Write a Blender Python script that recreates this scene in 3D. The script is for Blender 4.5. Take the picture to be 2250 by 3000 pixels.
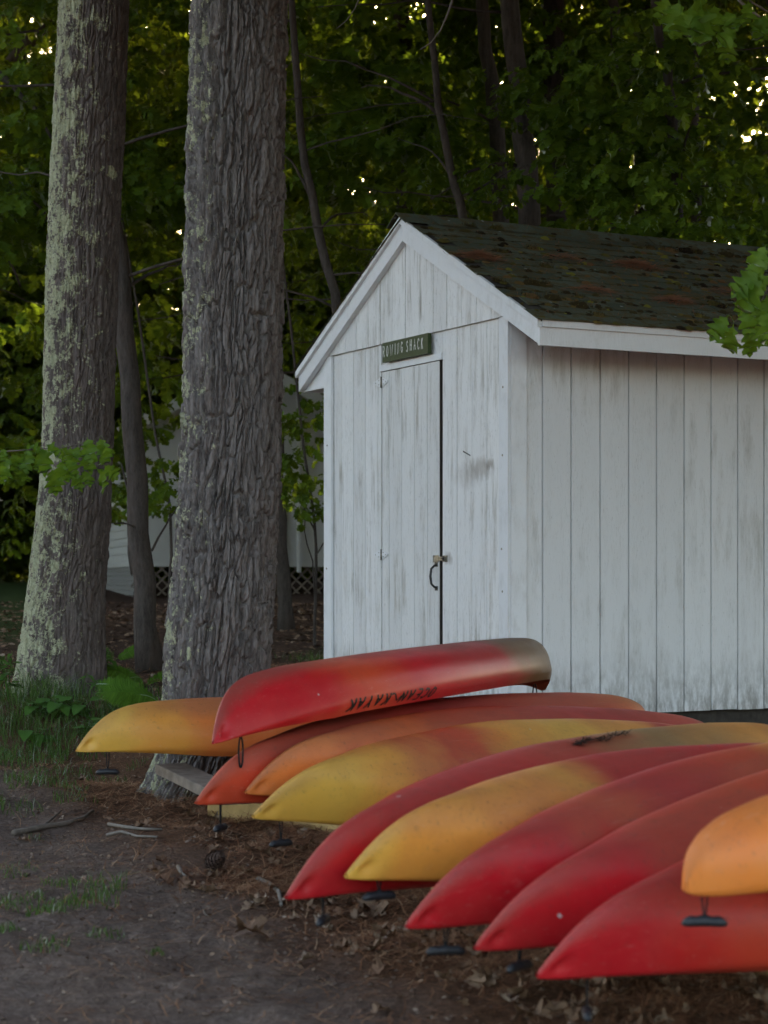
import bpy, math, random
import numpy as np
from mathutils import Matrix, Vector

for o in list(bpy.data.objects):
    bpy.data.objects.remove(o)
SC = bpy.context.scene
R = math.radians
rng = np.random.default_rng(7)
random.seed(7)

# ------------------------------------------------------------------ camera
CZ = 1.40                       # eye height of the camera above the beach
FPX, PX0, PY0 = 5900.0, 1125.0, 1708.0   # focal length and horizon, in pixels of a 2250 x 3000 frame
cam_d = bpy.data.cameras.new('camera')
cam = bpy.data.objects.new('camera', cam_d)
SC.collection.objects.link(cam)
cam.location = (0, 0, CZ)
cam.rotation_euler = (R(90), 0, 0)
cam_d.sensor_fit = 'VERTICAL'
cam_d.sensor_height = 36.0
cam_d.lens = FPX / 3000 * 36
cam_d.shift_y = (PY0 - 1500) / 3000
cam_d.clip_start = 0.1
cam_d.clip_end = 2000
cam_d.dof.use_dof = True
cam_d.dof.focus_distance = 11.3
cam_d.dof.aperture_fstop = 3.8
SC.camera = cam

# ------------------------------------------------------------------ sky, sun, exposure
SUN_EL, SUN_AZ = R(18), R(1)          # low evening sun behind the wood, azimuth from +Y towards +X
world = bpy.data.worlds.new('World')
SC.world = world
world.use_nodes = True
wn = world.node_tree
wn.nodes.clear()
sky = wn.nodes.new('ShaderNodeTexSky')
sky.sky_type = 'NISHITA'
sky.sun_disc = False
sky.sun_elevation = SUN_EL
sky.sun_rotation = SUN_AZ
sky.air_density = 1.0
sky.dust_density = 4.0
sky.ozone_density = 0.6
bg = wn.nodes.new('ShaderNodeBackground')
bg.inputs['Strength'].default_value = 0.15
wo = wn.nodes.new('ShaderNodeOutputWorld')
tint = wn.nodes.new('ShaderNodeMix')           # white balance of the skylight: evening haze
tint.data_type = 'RGBA'
tint.blend_type = 'MULTIPLY'
tint.inputs[0].default_value = 1.0
tint.inputs[7].default_value = (1.0, 0.915, 0.835, 1.0)
wn.links.new(sky.outputs[0], tint.inputs[6])
wn.links.new(tint.outputs[2], bg.inputs[0])
wn.links.new(bg.outputs[0], wo.inputs[0])
sd = bpy.data.lights.new('sun', 'SUN')
sd.energy = 4.0
sd.angle = R(0.6)
sd.color = (1.0, 0.86, 0.62)
sun = bpy.data.objects.new('sun', sd)
SC.collection.objects.link(sun)
to_sun = Vector((math.sin(SUN_AZ) * math.cos(SUN_EL), math.cos(SUN_AZ) * math.cos(SUN_EL), math.sin(SUN_EL)))
sun.rotation_euler = to_sun.to_track_quat('Z', 'Y').to_euler()
SC.view_settings.view_transform = 'Standard'
SC.view_settings.look = 'None'
SC.view_settings.gamma = 1.0
SC.view_settings.exposure = 2.45
SC.view_settings.use_curve_mapping = False
SC.cycles.max_bounces = 6
SC.cycles.diffuse_bounces = 4
SC.cycles.glossy_bounces = 2
SC.cycles.transmission_bounces = 4
SC.cycles.use_denoising = True
SC.cycles.adaptive_threshold = 0.03
SC.cycles.sample_clamp_indirect = 4.0

# ------------------------------------------------------------------ helpers
COL = SC.collection


def mesh(name, v, tris=None, quads=None, polys=None, uv=None, smooth=False):
    """One mesh from numpy vertex / face arrays."""
    v = np.asarray(v, dtype=np.float32).reshape(-1, 3)
    loops, starts, totals, n = [], [], [], 0
    for f, k in ((tris, 3), (quads, 4)):
        if f is not None and len(f):
            f = np.asarray(f, dtype=np.int32).reshape(-1, k)
            loops.append(f.ravel())
            starts.append(n + k * np.arange(len(f)))
            totals.append(np.full(len(f), k))
            n += f.size
    for p in polys or ():
        loops.append(np.asarray(p, dtype=np.int32))
        starts.append(np.array([n]))
        totals.append(np.array([len(p)]))
        n += len(p)
    m = bpy.data.meshes.new(name)
    m.vertices.add(len(v))
    m.vertices.foreach_set('co', v.ravel())
    lp = np.concatenate(loops).astype(np.int32)
    st = np.concatenate(starts).astype(np.int32)
    m.loops.add(len(lp))
    m.loops.foreach_set('vertex_index', lp)
    m.polygons.add(len(st))
    m.polygons.foreach_set('loop_start', st)
    m.polygons.foreach_set('use_smooth', np.full(len(st), smooth, dtype=bool))
    if uv is not None:
        l = m.uv_layers.new(name='UVMap')
        l.data.foreach_set('uv', np.asarray(uv, dtype=np.float32)[lp].ravel())
    m.update(calc_edges=True)
    m.validate()
    return m


class MB:
    """Collects shapes into one mesh."""

    def __init__(self):
        self.v, self.t, self.q, self.p, self.n = [], [], [], [], 0

    def add(self, v, tris=None, quads=None, polys=None):
        v = np.asarray(v, float).reshape(-1, 3)
        if tris is not None and len(tris):
            self.t.append(np.asarray(tris, int).reshape(-1, 3) + self.n)
        if quads is not None and len(quads):
            self.q.append(np.asarray(quads, int).reshape(-1, 4) + self.n)
        for p in polys or ():
            self.p.append([i + self.n for i in p])
        self.v.append(v)
        self.n += len(v)
        return self

    def box(self, a, b):
        x0, y0, z0 = a
        x1, y1, z1 = b
        v = [(x0, y0, z0), (x1, y0, z0), (x1, y1, z0), (x0, y1, z0), (x0, y0, z1), (x1, y0, z1), (x1, y1, z1), (x0, y1, z1)]
        return self.add(v, quads=[(0, 3, 2, 1), (4, 5, 6, 7), (0, 1, 5, 4), (1, 2, 6, 5), (2, 3, 7, 6), (3, 0, 4, 7)])

    def prism(self, poly, x0, x1):
        """poly in (y, z), extruded along x."""
        n = len(poly)
        v = [(x0, y, z) for y, z in poly] + [(x1, y, z) for y, z in poly]
        q = [(i, (i + 1) % n, n + (i + 1) % n, n + i) for i in range(n)]
        return self.add(v, quads=q, polys=[list(range(n))[::-1], list(range(n, 2 * n))])

    def tube(self, path, rad, k=8, cap=True):
        P = np.asarray(path, float)
        rad = np.broadcast_to(np.asarray(rad, float), (len(P),))
        T = np.gradient(P, axis=0)
        T /= np.linalg.norm(T, axis=1)[:, None] + 1e-12
        ref = np.array([1.0, 0, 0]) if abs(T[0][0]) < 0.8 else np.array([0, 1.0, 0])
        vs = []
        a = np.linspace(0, 2 * np.pi, k, endpoint=False)
        for i in range(len(P)):
            ref = ref - T[i] * ref.dot(T[i])
            ref /= np.linalg.norm(ref) + 1e-12
            b = np.cross(T[i], ref)
            vs.append(P[i] + rad[i] * (np.cos(a)[:, None] * ref + np.sin(a)[:, None] * b))
        v = np.concatenate(vs)
        q = []
        for i in range(len(P) - 1):
            for j in range(k):
                q.append((i * k + j, i * k + (j + 1) % k, (i + 1) * k + (j + 1) % k, (i + 1) * k + j))
        pl = [list(range(k))[::-1], [(len(P) - 1) * k + j for j in range(k)]] if cap else None
        return self.add(v, quads=q, polys=pl)

    def mesh(self, name, smooth=False):
        return mesh(name, np.concatenate(self.v), np.concatenate(self.t) if self.t else None,
                    np.concatenate(self.q) if self.q else None, self.p, smooth=smooth)


def obj(name, me, mat=None, parent=None, loc=None, rot=None, scale=None):
    if isinstance(me, MB):
        me = me.mesh(name)
    o = bpy.data.objects.new(name, me)
    COL.objects.link(o)
    if mat is not None and me is not None and not me.materials:
        me.materials.append(mat)
    if parent is not None:
        o.parent = parent
    if loc is not None:
        o.location = loc
    if rot is not None:
        o.rotation_euler = rot
    if scale is not None:
        o.scale = (scale,) * 3 if np.isscalar(scale) else scale
    return o


def tag(o, label=None, cat=None, group=None, kind=None):
    if label:
        o['label'] = label
    if cat:
        o['category'] = cat
    if group:
        o['group'] = group
    if kind:
        o['kind'] = kind
    return o


def empty(name, loc=(0, 0, 0), rot=(0, 0, 0)):
    return obj(name, None, None, None, loc, rot)


def hash3(i, j, k, s=0):
    n = (i * 73856093) ^ (j * 19349663) ^ (k * 83492791) ^ (s * 2654435761)
    n = (n ^ (n >> 13)) * 1274126177
    n = n & 0x7fffffff
    n = (n ^ (n >> 15)) * 668265263 & 0x7fffffff
    return (n & 0xffffff) / float(0xffffff)


def vnoise(x, y, z=0.0, s=0):
    x, y, z = np.broadcast_arrays(np.asarray(x, float), np.asarray(y, float), np.asarray(z, float))
    xi, yi, zi = np.floor(x).astype(np.int64), np.floor(y).astype(np.int64), np.floor(z).astype(np.int64)
    fx, fy, fz = x - xi, y - yi, z - zi
    fx, fy, fz = (f * f * (3 - 2 * f) for f in (fx, fy, fz))
    r = 0
    for a in (0, 1):
        for b in (0, 1):
            for c in (0, 1):
                w = (fx if a else 1 - fx) * (fy if b else 1 - fy) * (fz if c else 1 - fz)
                r = r + w * hash3(xi + a, yi + b, zi + c, s)
    return r * 2 - 1


def fbm(x, y, z=0.0, o=3, s=0):
    r, a = 0, 1.0
    for i in range(o):
        r = r + a * vnoise(x * 2**i, y * 2**i, z * 2**i, s + i)
        a *= 0.5
    return r


def voronoi2(x, y, s=0, wrap=0):
    """F1, F2 and the id of the nearest cell, for arrays x, y (x wraps after `wrap` cells)."""
    xi, yi = np.floor(x).astype(np.int64), np.floor(y).astype(np.int64)
    f1 = np.full(x.shape, 9.0)
    f2 = np.full(x.shape, 9.0)
    cid = np.zeros(x.shape)
    for a in (-1, 0, 1):
        for b in (-1, 0, 1):
            cx, cy = xi + a, yi + b
            hx = cx % wrap if wrap else cx
            d = np.hypot(cx + 0.1 + 0.8 * hash3(hx, cy, 1, s) - x, cy + 0.1 + 0.8 * hash3(hx, cy, 2, s) - y)
            near = d < f1
            f2 = np.where(near, f1, np.minimum(f2, d))
            cid = np.where(near, hash3(hx, cy, 3, s), cid)
            f1 = np.where(near, d, f1)
    return f1, f2, cid


def at(px, py, y):
    """World point seen at photograph pixel (px, py) at depth y."""
    return np.array([(px - PX0) / FPX * y, y, CZ - (py - PY0) / FPX * y])


# ------------------------------------------------------------------ materials
class NT:
    def __init__(self, name):
        self.m = bpy.data.materials.new(name)
        self.m.use_nodes = True
        self.t = self.m.node_tree
        self.t.nodes.clear()
        self.out = self.t.nodes.new('ShaderNodeOutputMaterial')

    def n(self, typ, ins=None, **attr):
        nd = self.t.nodes.new('ShaderNode' + typ)
        for k, v in attr.items():
            setattr(nd, k, v)
        for k, v in (ins or {}).items():
            self.set(nd.inputs[k], v)
        return nd

    def set(self, sock, v):
        if isinstance(v, bpy.types.NodeSocket):
            self.t.links.new(v, sock)
        elif isinstance(v, bpy.types.Node):
            self.t.links.new(v.outputs[0], sock)
        else:
            sock.default_value = (*v, 1.0) if isinstance(v, tuple) and len(v) == 3 and sock.type == 'RGBA' else v

    def coord(self, which='Object'):
        return self.n('TexCoord').outputs[which]

    def mapping(self, vec, scale=(1, 1, 1), loc=(0, 0, 0), rot=(0, 0, 0)):
        return self.n('Mapping', {'Vector': vec, 'Scale': scale, 'Location': loc, 'Rotation': rot}).outputs[0]

    def noise(self, vec, scale, detail=4, rough=0.55, dist=0.0):
        return self.n('TexNoise', {'Vector': vec, 'Scale': scale, 'Detail': detail, 'Roughness': rough, 'Distortion': dist}).outputs[0]

    def ramp(self, fac, stops, interp='LINEAR'):
        nd = self.n('ValToRGB', {'Fac': fac})
        cr = nd.color_ramp
        cr.interpolation = interp
        while len(cr.elements) < len(stops):
            cr.elements.new(0.5)
        for e, (p, c) in zip(cr.elements, stops):
            e.position = p
            c = (c, c, c) if np.isscalar(c) else c
            e.color = (*c, 1)
        return nd.outputs[0]

    def mix(self, fac, a, b, mode='MIX'):
        nd = self.n('Mix', data_type='RGBA', blend_type=mode)
        self.set(nd.inputs[0], fac)
        self.set(nd.inputs[6], a)
        self.set(nd.inputs[7], b)
        return nd.outputs[2]

    def math(self, op, a, b=0.0, clamp=False):
        nd = self.n('Math', operation=op, use_clamp=clamp)
        self.set(nd.inputs[0], a)
        self.set(nd.inputs[1], b)
        return nd.outputs[0]

    def bump(self, h, strength=0.5, dist=0.01):
        return self.n('Bump', {'Height': h, 'Strength': strength, 'Distance': dist}).outputs[0]

    def principled(self, color, rough=0.8, normal=None, spec=0.3, **kw):
        b = self.n('BsdfPrincipled', {'Base Color': color, 'Roughness': rough, 'Specular IOR Level': spec})
        for k, v in kw.items():
            self.set(b.inputs[k], v)
        if normal is not None:
            self.set(b.inputs['Normal'], normal)
        self.t.links.new(b.outputs[0], self.out.inputs[0])
        return self.m


def m_plain(name, c, rough=0.7, var=0.15, scale=20, spec=0.3, bump=0.0, metallic=0.0):
    t = NT(name)
    co = t.coord()
    n = t.noise(co, scale, 5, 0.6)
    d = tuple(x * (1 - var) for x in c)
    l = tuple(min(1, x * (1 + var)) for x in c)
    col = t.ramp(n, [(0.3, d), (0.7, l)])
    nor = t.bump(n, bump, 0.01) if bump else None
    return t.principled(col, rough, nor, spec, Metallic=metallic)


def m_paint(name, base=(0.66, 0.67, 0.69), grime=0.5, axis_scale=(9, 9, 0.8), low_dirt=True, stains=()):
    """Old white paint on boards: vertical grime streaks, fine black mildew specks, wood grain."""
    t = NT(name)
    geo = t.n('NewGeometry').outputs['Position']
    rnd = t.n('ObjectInfo').outputs['Random']
    shift = t.n('CombineXYZ', {'X': t.math('MULTIPLY', rnd, 37.0), 'Y': t.math('MULTIPLY', rnd, 11.0)}).outputs[0]
    pos = t.n('VectorMath', {0: geo, 1: shift}, operation='ADD').outputs[0]
    st = t.noise(t.mapping(pos, axis_scale), 2.2, 6, 0.65)
    big = t.noise(geo, 1.7, 3, 0.6, 0.6)
    fine = t.noise(t.mapping(pos, (60, 60, 7)), 3.0, 4, 0.7)
    spk = t.noise(t.mapping(pos, (45, 45, 14)), 3.5, 2, 0.5)
    tone = t.ramp(rnd, [(0, tuple(c * 0.94 for c in base)), (1, tuple(min(1, c * 1.05) for c in base))])
    g1 = t.math('MULTIPLY', t.ramp(st, [(0.48, 0.0), (0.72, 1.0)]), t.ramp(big, [(0.42, 0.0), (0.62, 1.0)]))
    g1 = t.math('MULTIPLY', g1, grime)
    c1 = t.mix(g1, tone, (0.31, 0.285, 0.235))
    g2 = t.math('MULTIPLY', t.ramp(fine, [(0.52, 0.0), (0.66, 1.0)]), t.ramp(st, [(0.35, 0.0), (0.65, 1.0)]))
    c2 = t.mix(t.math('MULTIPLY', g2, grime * 0.55), c1, (0.22, 0.21, 0.19))
    g3 = t.math('MULTIPLY', t.ramp(spk, [(0.68, 0.0), (0.74, 1.0)]), 0.5 * grime)
    c3 = t.mix(g3, c2, (0.10, 0.09, 0.08))
    if low_dirt:
        z = t.n('SeparateXYZ', {0: geo}).outputs['Z']
        f = t.math('SUBTRACT', 1.0, t.math('DIVIDE', t.math('SUBTRACT', z, CZ - 0.80), 0.40), True)
        f = t.math('MULTIPLY', f, t.ramp(t.noise(t.mapping(pos, (14, 14, 5)), 1.6, 5, 0.7), [(0.38, 0.0), (0.62, 1.0)]))
        c3 = t.mix(t.math('MULTIPLY', f, 0.75), c3, (0.16, 0.145, 0.12))
    for sx, sy, sz, rx, rz, k_ in stains:
        d = t.n('VectorMath', {0: t.mapping(geo, (1 / rx, 1 / rx, 1 / rz), (-sx / rx, -sy / rx, -sz / rz))}, operation='LENGTH').outputs['Value']
        f = t.ramp(t.math('ADD', d, t.math('MULTIPLY', t.math('SUBTRACT', t.noise(t.mapping(geo, (1, 1, 0.4)), 22, 4, 0.7), 0.5), 1.6)), [(0.35, k_), (1.0, 0.0)])
        c3 = t.mix(f, c3, (0.17, 0.125, 0.085))
    h = t.math('ADD', t.math('MULTIPLY', fine, 0.6), t.math('MULTIPLY', st, 0.4))
    return t.principled(c3, 0.62, t.bump(h, 0.45, 0.006), 0.35)


def m_leaf(name, c, tr, var=0.35, transl=0.45, rough=0.5, gloss=0.25):
    t = NT(name)
    rnd = t.n('NewGeometry').outputs['Random Per Island']
    a = tuple(x * (1 - var) for x in c)
    b = tuple(x * (1 + var) for x in c)
    col = t.ramp(rnd, [(0.0, a), (0.55, c), (1.0, b)])
    tcol = t.ramp(rnd, [(0.0, tuple(x * (1 - var) for x in tr)), (1.0, tuple(x * (1 + var * 0.6) for x in tr))])
    d = t.n('BsdfDiffuse', {'Color': col})
    tl = t.n('BsdfTranslucent', {'Color': tcol})
    mx = t.n('MixShader', {0: transl})
    t.t.links.new(d.outputs[0], mx.inputs[1])
    t.t.links.new(tl.outputs[0], mx.inputs[2])
    gl = t.n('BsdfGlossy', {'Color': (0.8, 0.85, 0.8), 'Roughness': rough})
    fr = t.n('Fresnel', {'IOR': 1.35})
    mx2 = t.n('MixShader', {0: t.math('MULTIPLY', fr.outputs[0], gloss)})
    t.t.links.new(mx.outputs[0], mx2.inputs[1])
    t.t.links.new(gl.outputs[0], mx2.inputs[2])
    t.t.links.new(mx2.outputs[0], t.out.inputs[0])
    return t.m


def m_bark(name, dark=(0.055, 0.042, 0.036), light=(0.17, 0.145, 0.13), lichen=0.0, lx=(0.2, 0.055), bias=0.0, plate=(22, 22, 5)):
    """Grey-brown bark; pale green-grey lichen on the side that faces lx."""
    t = NT(name)
    co = t.coord()
    n1 = t.noise(t.mapping(co, plate), 1.3, 6, 0.65)
    n2 = t.noise(t.mapping(co, (90, 90, 35)), 1.0, 3, 0.6)
    warm = t.noise(t.mapping(co, (6, 6, 2)), 1.2, 3, 0.6)
    col = t.ramp(n1, [(0.3, dark), (0.7, light)])
    col = t.mix(t.math('MULTIPLY', t.ramp(warm, [(0.45, 0.0), (0.7, 1.0)]), 0.22), col, (0.12, 0.075, 0.06))
    col = t.mix(t.math('MULTIPLY', t.ramp(n2, [(0.35, 0.0), (0.7, 1.0)]), 0.25), col, tuple(min(1, x * 1.5) for x in light))
    if lichen:
        p = t.n('SeparateXYZ', {0: co})
        # side of the trunk: distance left of its leaning axis, in radii
        d = t.math('DIVIDE', t.math('SUBTRACT', t.math('MULTIPLY', p.outputs['Z'], lx[1]), p.outputs['X']), lx[0])
        l1 = t.noise(t.mapping(co, (1, 1, 0.75)), 13, 2, 0.5, 0.5)
        l2 = t.noise(co, 48, 5, 0.75)
        f = t.math('ADD', t.math('MULTIPLY', d, 0.125), t.math('ADD', t.math('MULTIPLY', l1, 0.6), t.math('MULTIPLY', l2, 0.75)))
        f = t.math('ADD', f, bias)
        f = t.ramp(f, [(0.80, 0.0), (0.83, 1.0)])
        vo = t.n('TexVoronoi', {'Vector': co, 'Scale': 8.0, 'Randomness': 1.0}, feature='F1')
        sep = t.n('SeparateColor', {0: vo.outputs['Color']})
        rad = t.math('MULTIPLY', sep.outputs[1], 0.40)
        dv = t.math('ADD', vo.outputs['Distance'], t.math('MULTIPLY', t.math('SUBTRACT', l2, 0.5), 0.55))
        pk = t.math('GREATER_THAN', t.math('ADD', sep.outputs[0], t.math('MULTIPLY', d, 0.12)), 0.80)
        f = t.math('MAXIMUM', f, t.math('MULTIPLY', t.math('LESS_THAN', dv, rad), pk))
        lc = t.ramp(t.noise(co, 60, 4, 0.7), [(0.3, (0.25, 0.25, 0.15)), (0.7, (0.49, 0.49, 0.33))])
        col = t.mix(t.math('MULTIPLY', f, lichen), col, lc)
    h = t.math('ADD', t.math('MULTIPLY', n1, 0.7), t.math('MULTIPLY', n2, 0.3))
    return t.principled(col, 0.9, t.bump(h, 1.0, 0.02), 0.15)


M = {}
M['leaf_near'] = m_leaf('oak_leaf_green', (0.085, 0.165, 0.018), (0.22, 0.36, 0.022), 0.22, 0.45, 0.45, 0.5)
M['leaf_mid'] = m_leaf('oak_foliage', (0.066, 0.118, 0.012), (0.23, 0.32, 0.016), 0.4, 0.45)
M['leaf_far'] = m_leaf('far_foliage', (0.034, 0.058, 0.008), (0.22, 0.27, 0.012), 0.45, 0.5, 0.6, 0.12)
M['leaf_weed'] = m_leaf('weed_leaf', (0.07, 0.15, 0.03), (0.14, 0.26, 0.03), 0.25, 0.35)
M['fern'] = m_leaf('fern_green', (0.08, 0.17, 0.02), (0.16, 0.28, 0.02), 0.25, 0.35)
M['grass'] = m_leaf('grass_blade', (0.07, 0.12, 0.03), (0.12, 0.2, 0.03), 0.4, 0.3)
M['bark_far'] = m_bark('far_bark', (0.036, 0.030, 0.026), (0.105, 0.088, 0.077))
M['twig'] = m_plain('twig_bark', (0.13, 0.105, 0.085), 0.85, 0.3, 30, 0.2)
M['bare_twig'] = m_plain('bleached_twig', (0.19, 0.165, 0.14), 0.85, 0.2, 30, 0.2)

# ------------------------------------------------------------------ terrain
def smooth(a, b, x):
    t = np.clip((x - a) / (b - a), 0, 1)
    return t * t * (3 - 2 * t)


def gz(x, y):
    x = np.asarray(x, float)
    y = np.asarray(y, float)
    lo = np.interp(y, [-30, 0, 4, 5, 6.5, 8, 10, 12, 14], [-2.2, -1.52, -1.42, -1.38, -1.31, -1.23, -1.15, -1.09, -1.0])
    up = np.interp(y, [11, 13, 15, 18, 23, 28, 40, 60, 100, 300], [-0.86, -0.74, -0.66, -0.55, -0.36, -0.2, 0.1, 0.8, 2.5, 6])
    up = up + np.where(x < -5, 0.012 * (-x - 5), 0)
    ye = np.interp(x, [-12, -6, -2.6, -1.7, -1.0, 0, 1, 3, 6, 12], [13.6, 13.2, 12.95, 12.4, 11.7, 11.9, 12.2, 13.2, 14.8, 17])
    ye = ye + 0.16 * vnoise(x * 2.1, y * 0.7, 0, 5)
    b = smooth(-0.5, 0.35, y - ye)
    h = lo * (1 - b) + up * b
    h = h + 0.035 * fbm(x * 0.9, y * 0.9, 0, 2, 11)
    # heap of needles against the plank ends
    h = h + 0.05 * np.exp(-(((x + 0.85) / 0.55)**2 + ((y - 8.9) / 0.8)**2))
    near = 1 - smooth(14, 20, y)
    h = h + near * (0.020 * fbm(x * 4.5, y * 4.5, 0, 2, 21) + 0.010 * fbm(x * 13, y * 13, 0, 2, 31))
    return h + CZ


def on_ground(px, py):
    """Where the line of sight through a photograph pixel meets the terrain."""
    y = np.concatenate([np.arange(3, 20, 0.02), np.arange(20, 90, 0.2)])
    x = (px - PX0) / FPX * y
    z = CZ - (py - PY0) / FPX * y
    k = np.argmax(z < gz(x, y))
    return np.array([x[k], y[k], gz(x[k], y[k])])


def axis(parts):
    return np.unique(np.concatenate([np.arange(a, b, s) for a, b, s in parts]).round(4))


gx = axis([(-300, -40, 20), (-40, -12, 2), (-12, -4.5, 0.35), (-4.5, 3.6, 0.035), (3.6, 12, 0.35), (12, 40, 2), (40, 301, 20)])
gy = axis([(-60, 3, 2.0), (3, 4.5, 0.15), (4.5, 13.6, 0.04), (13.6, 20, 0.2), (20, 60, 1.0), (60, 320, 10)])
GX, GY = np.meshgrid(gx, gy)
ny, nx = GX.shape
idx = np.arange(ny * nx).reshape(ny, nx)
gq = np.stack([idx[:-1, :-1], idx[:-1, 1:], idx[1:, 1:], idx[1:, :-1]], -1).reshape(-1, 4)


def m_ground():
    t = NT('sandy_dirt')
    pos = t.n('NewGeometry').outputs['Position']
    xyz = t.n('SeparateXYZ', {0: pos})
    n1 = t.noise(pos, 3.0, 6, 0.65)
    n2 = t.noise(pos, 45, 5, 0.7)
    n3 = t.noise(pos, 160, 3, 0.6)
    n4 = t.noise(pos, 17, 6, 0.75, 0.6)
    col = t.ramp(n1, [(0.32, (0.17, 0.122, 0.098)), (0.55, (0.265, 0.198, 0.163)), (0.72, (0.34, 0.265, 0.222))])
    col = t.mix(t.ramp(n2, [(0.42, 0.55), (0.62, 0.0)]), col, (0.08, 0.058, 0.046))
    col = t.mix(t.math('MULTIPLY', t.ramp(n3, [(0.58, 0.0), (0.7, 1.0)]), 0.35), col, (0.24, 0.21, 0.18))
    col = t.mix(t.ramp(n4, [(0.38, 0.60), (0.54, 0.0)]), col, (0.095, 0.066, 0.052))
    # brown needle-strewn soil: right of the line along the bows, and on the wood floor
    e = t.math('ADD', xyz.outputs['X'], t.math('MULTIPLY', xyz.outputs['Y'], 0.41))
    e = t.math('ADD', t.math('SUBTRACT', e, 2.55), t.math('MULTIPLY', n1, 0.9))
    nd = t.ramp(e, [(0.25, 0.0), (0.75, 1.0)])
    col = t.mix(nd, col, t.ramp(n2, [(0.3, (0.075, 0.040, 0.025)), (0.7, (0.20, 0.105, 0.060))]))
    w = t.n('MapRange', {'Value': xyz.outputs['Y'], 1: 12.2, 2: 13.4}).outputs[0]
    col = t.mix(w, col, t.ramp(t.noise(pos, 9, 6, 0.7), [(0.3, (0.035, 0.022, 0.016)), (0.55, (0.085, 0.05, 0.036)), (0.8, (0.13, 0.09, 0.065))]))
    # lawn far back on the left
    lw = t.math('MULTIPLY', t.n('MapRange', {'Value': xyz.outputs['Y'], 1: 17.0, 2: 19.0}).outputs[0],
                t.n('MapRange', {'Value': t.math('ADD', xyz.outputs['X'], t.math('MULTIPLY', xyz.outputs['Y'], 0.135)), 1: -0.3, 2: -0.9}).outputs[0])
    col = t.mix(lw, col, t.ramp(n2, [(0.3, (0.03, 0.05, 0.014)), (0.7, (0.06, 0.09, 0.025))]))
    h = t.math('ADD', t.math('MULTIPLY', n2, 0.7), t.math('MULTIPLY', n3, 0.3))
    h = t.math('ADD', h, t.math('MULTIPLY', n4, 1.3))
    return t.principled(col, 0.95, t.bump(h, 1.0, 0.03), 0.1)


M['ground'] = m_ground()
tag(obj('ground', mesh('ground', np.stack([GX, GY, gz(GX, GY)], -1).reshape(-1, 3), quads=gq, smooth=True), M['ground']), kind='structure')

# ------------------------------------------------------------------ the rowing shed
_fx = lambda u, h: ((1491 - PX0) / FPX * 11.8 - 0.46099752 * u, 11.8 + 0.88740142 * u, CZ + h)
M['front'] = m_paint('front_wall_paint', (0.80, 0.80, 0.80), 1.0, stains=((*_fx(0.33, 0.69), 0.20, 0.08, 0.36), (*_fx(0.45, 0.66), 0.22, 0.10, 0.26), (*_fx(0.22, 0.71), 0.06, 0.04, 0.5), (*_fx(0.72, 0.15), 0.06, 0.05, 0.5)))
M['door'] = m_paint('door_paint', (0.76, 0.76, 0.755), 1.0)
M['side'] = m_paint('side_wall_paint', (0.76, 0.765, 0.775), 0.5, (7, 7, 1.2))
M['trim'] = m_paint('trim_paint', (0.80, 0.81, 0.83), 0.25, (6, 6, 3), False)
M['gap'] = m_plain('seam_shade_backing', (0.13, 0.115, 0.10), 0.9, 0.3, 30)  # near-flush backing; its dark tone stands in for shade in the seams
M['skid'] = m_plain('dark_skid_wood', (0.055, 0.048, 0.042), 0.9, 0.3, 25, 0.2, 0.3)
M['iron'] = m_plain('black_iron', (0.018, 0.017, 0.016), 0.5, 0.3, 60, 0.5)
M['steel'] = m_plain('tarnished_steel', (0.30, 0.28, 0.24), 0.42, 0.4, 60, 0.5, 0.1, 0.85)


def m_shingle():
    t = NT('green_asphalt_shingle')
    co = t.n('NewGeometry').outputs['Position']
    rnd = t.n('ObjectInfo').outputs['Random']
    base = t.ramp(rnd, [(0, (0.045, 0.055, 0.036)), (0.5, (0.070, 0.082, 0.055)), (1, (0.10, 0.112, 0.078))])
    gr = t.noise(co, 300, 2, 0.6)
    col = t.mix(t.ramp(gr, [(0.4, 0.0), (0.7, 0.5)]), base, (0.09, 0.10, 0.085))
    ms = t.noise(co, 13, 5, 0.7)
    col = t.mix(t.ramp(ms, [(0.46, 0.0), (0.58, 0.9)]), col, (0.085, 0.066, 0.028))
    v = t.n('TexVoronoi', {'Vector': co, 'Scale': 9.0, 'Randomness': 1.0}, feature='F1')
    sp = t.math('LESS_THAN', t.math('ADD', v.outputs['Distance'], t.math('MULTIPLY', t.noise(co, 70, 3, 0.6), 0.12)), 0.15)
    pick = t.math('GREATER_THAN', t.n('SeparateColor', {0: v.outputs['Color']}).outputs[0], 0.62)
    col = t.mix(t.math('MULTIPLY', t.math('MULTIPLY', sp, pick), 0.8), col, (0.30, 0.32, 0.30))
    return t.principled(col, 0.95, t.bump(t.math('ADD', gr, ms), 0.6, 0.006), 0.12)


M['shingle'] = m_shingle()
SH_A = math.atan2(0.46099752, 0.88740142)
SH = np.array([(1491 - PX0) / FPX * 11.8, 11.8])      # near corner of the shed
HB = 0.788                                            # sill lies this far under the eye
shed = empty('rowing_shed', (SH[0], SH[1], CZ - HB), (0, 0, SH_A))
tag(shed, 'weathered white plank shed with a mossy green shingled gable roof', 'shed')
SL, SW = 3.66, 2.451       # length along the side wall (x), width of the gable front (y)
AY = 1.22                  # ridge line
GL = 1.566 + HB            # line where the gable boards lap the wall boards
WT = 1.40 + HB
WS = 1.655 + HB            # side wall runs up behind the eave


def roof_z(y, top=2.25):   # height of the rake line over the front wall
    return HB + top - (0.5045 * (AY - y) if y < AY else 0.533 * (y - AY))


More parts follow.
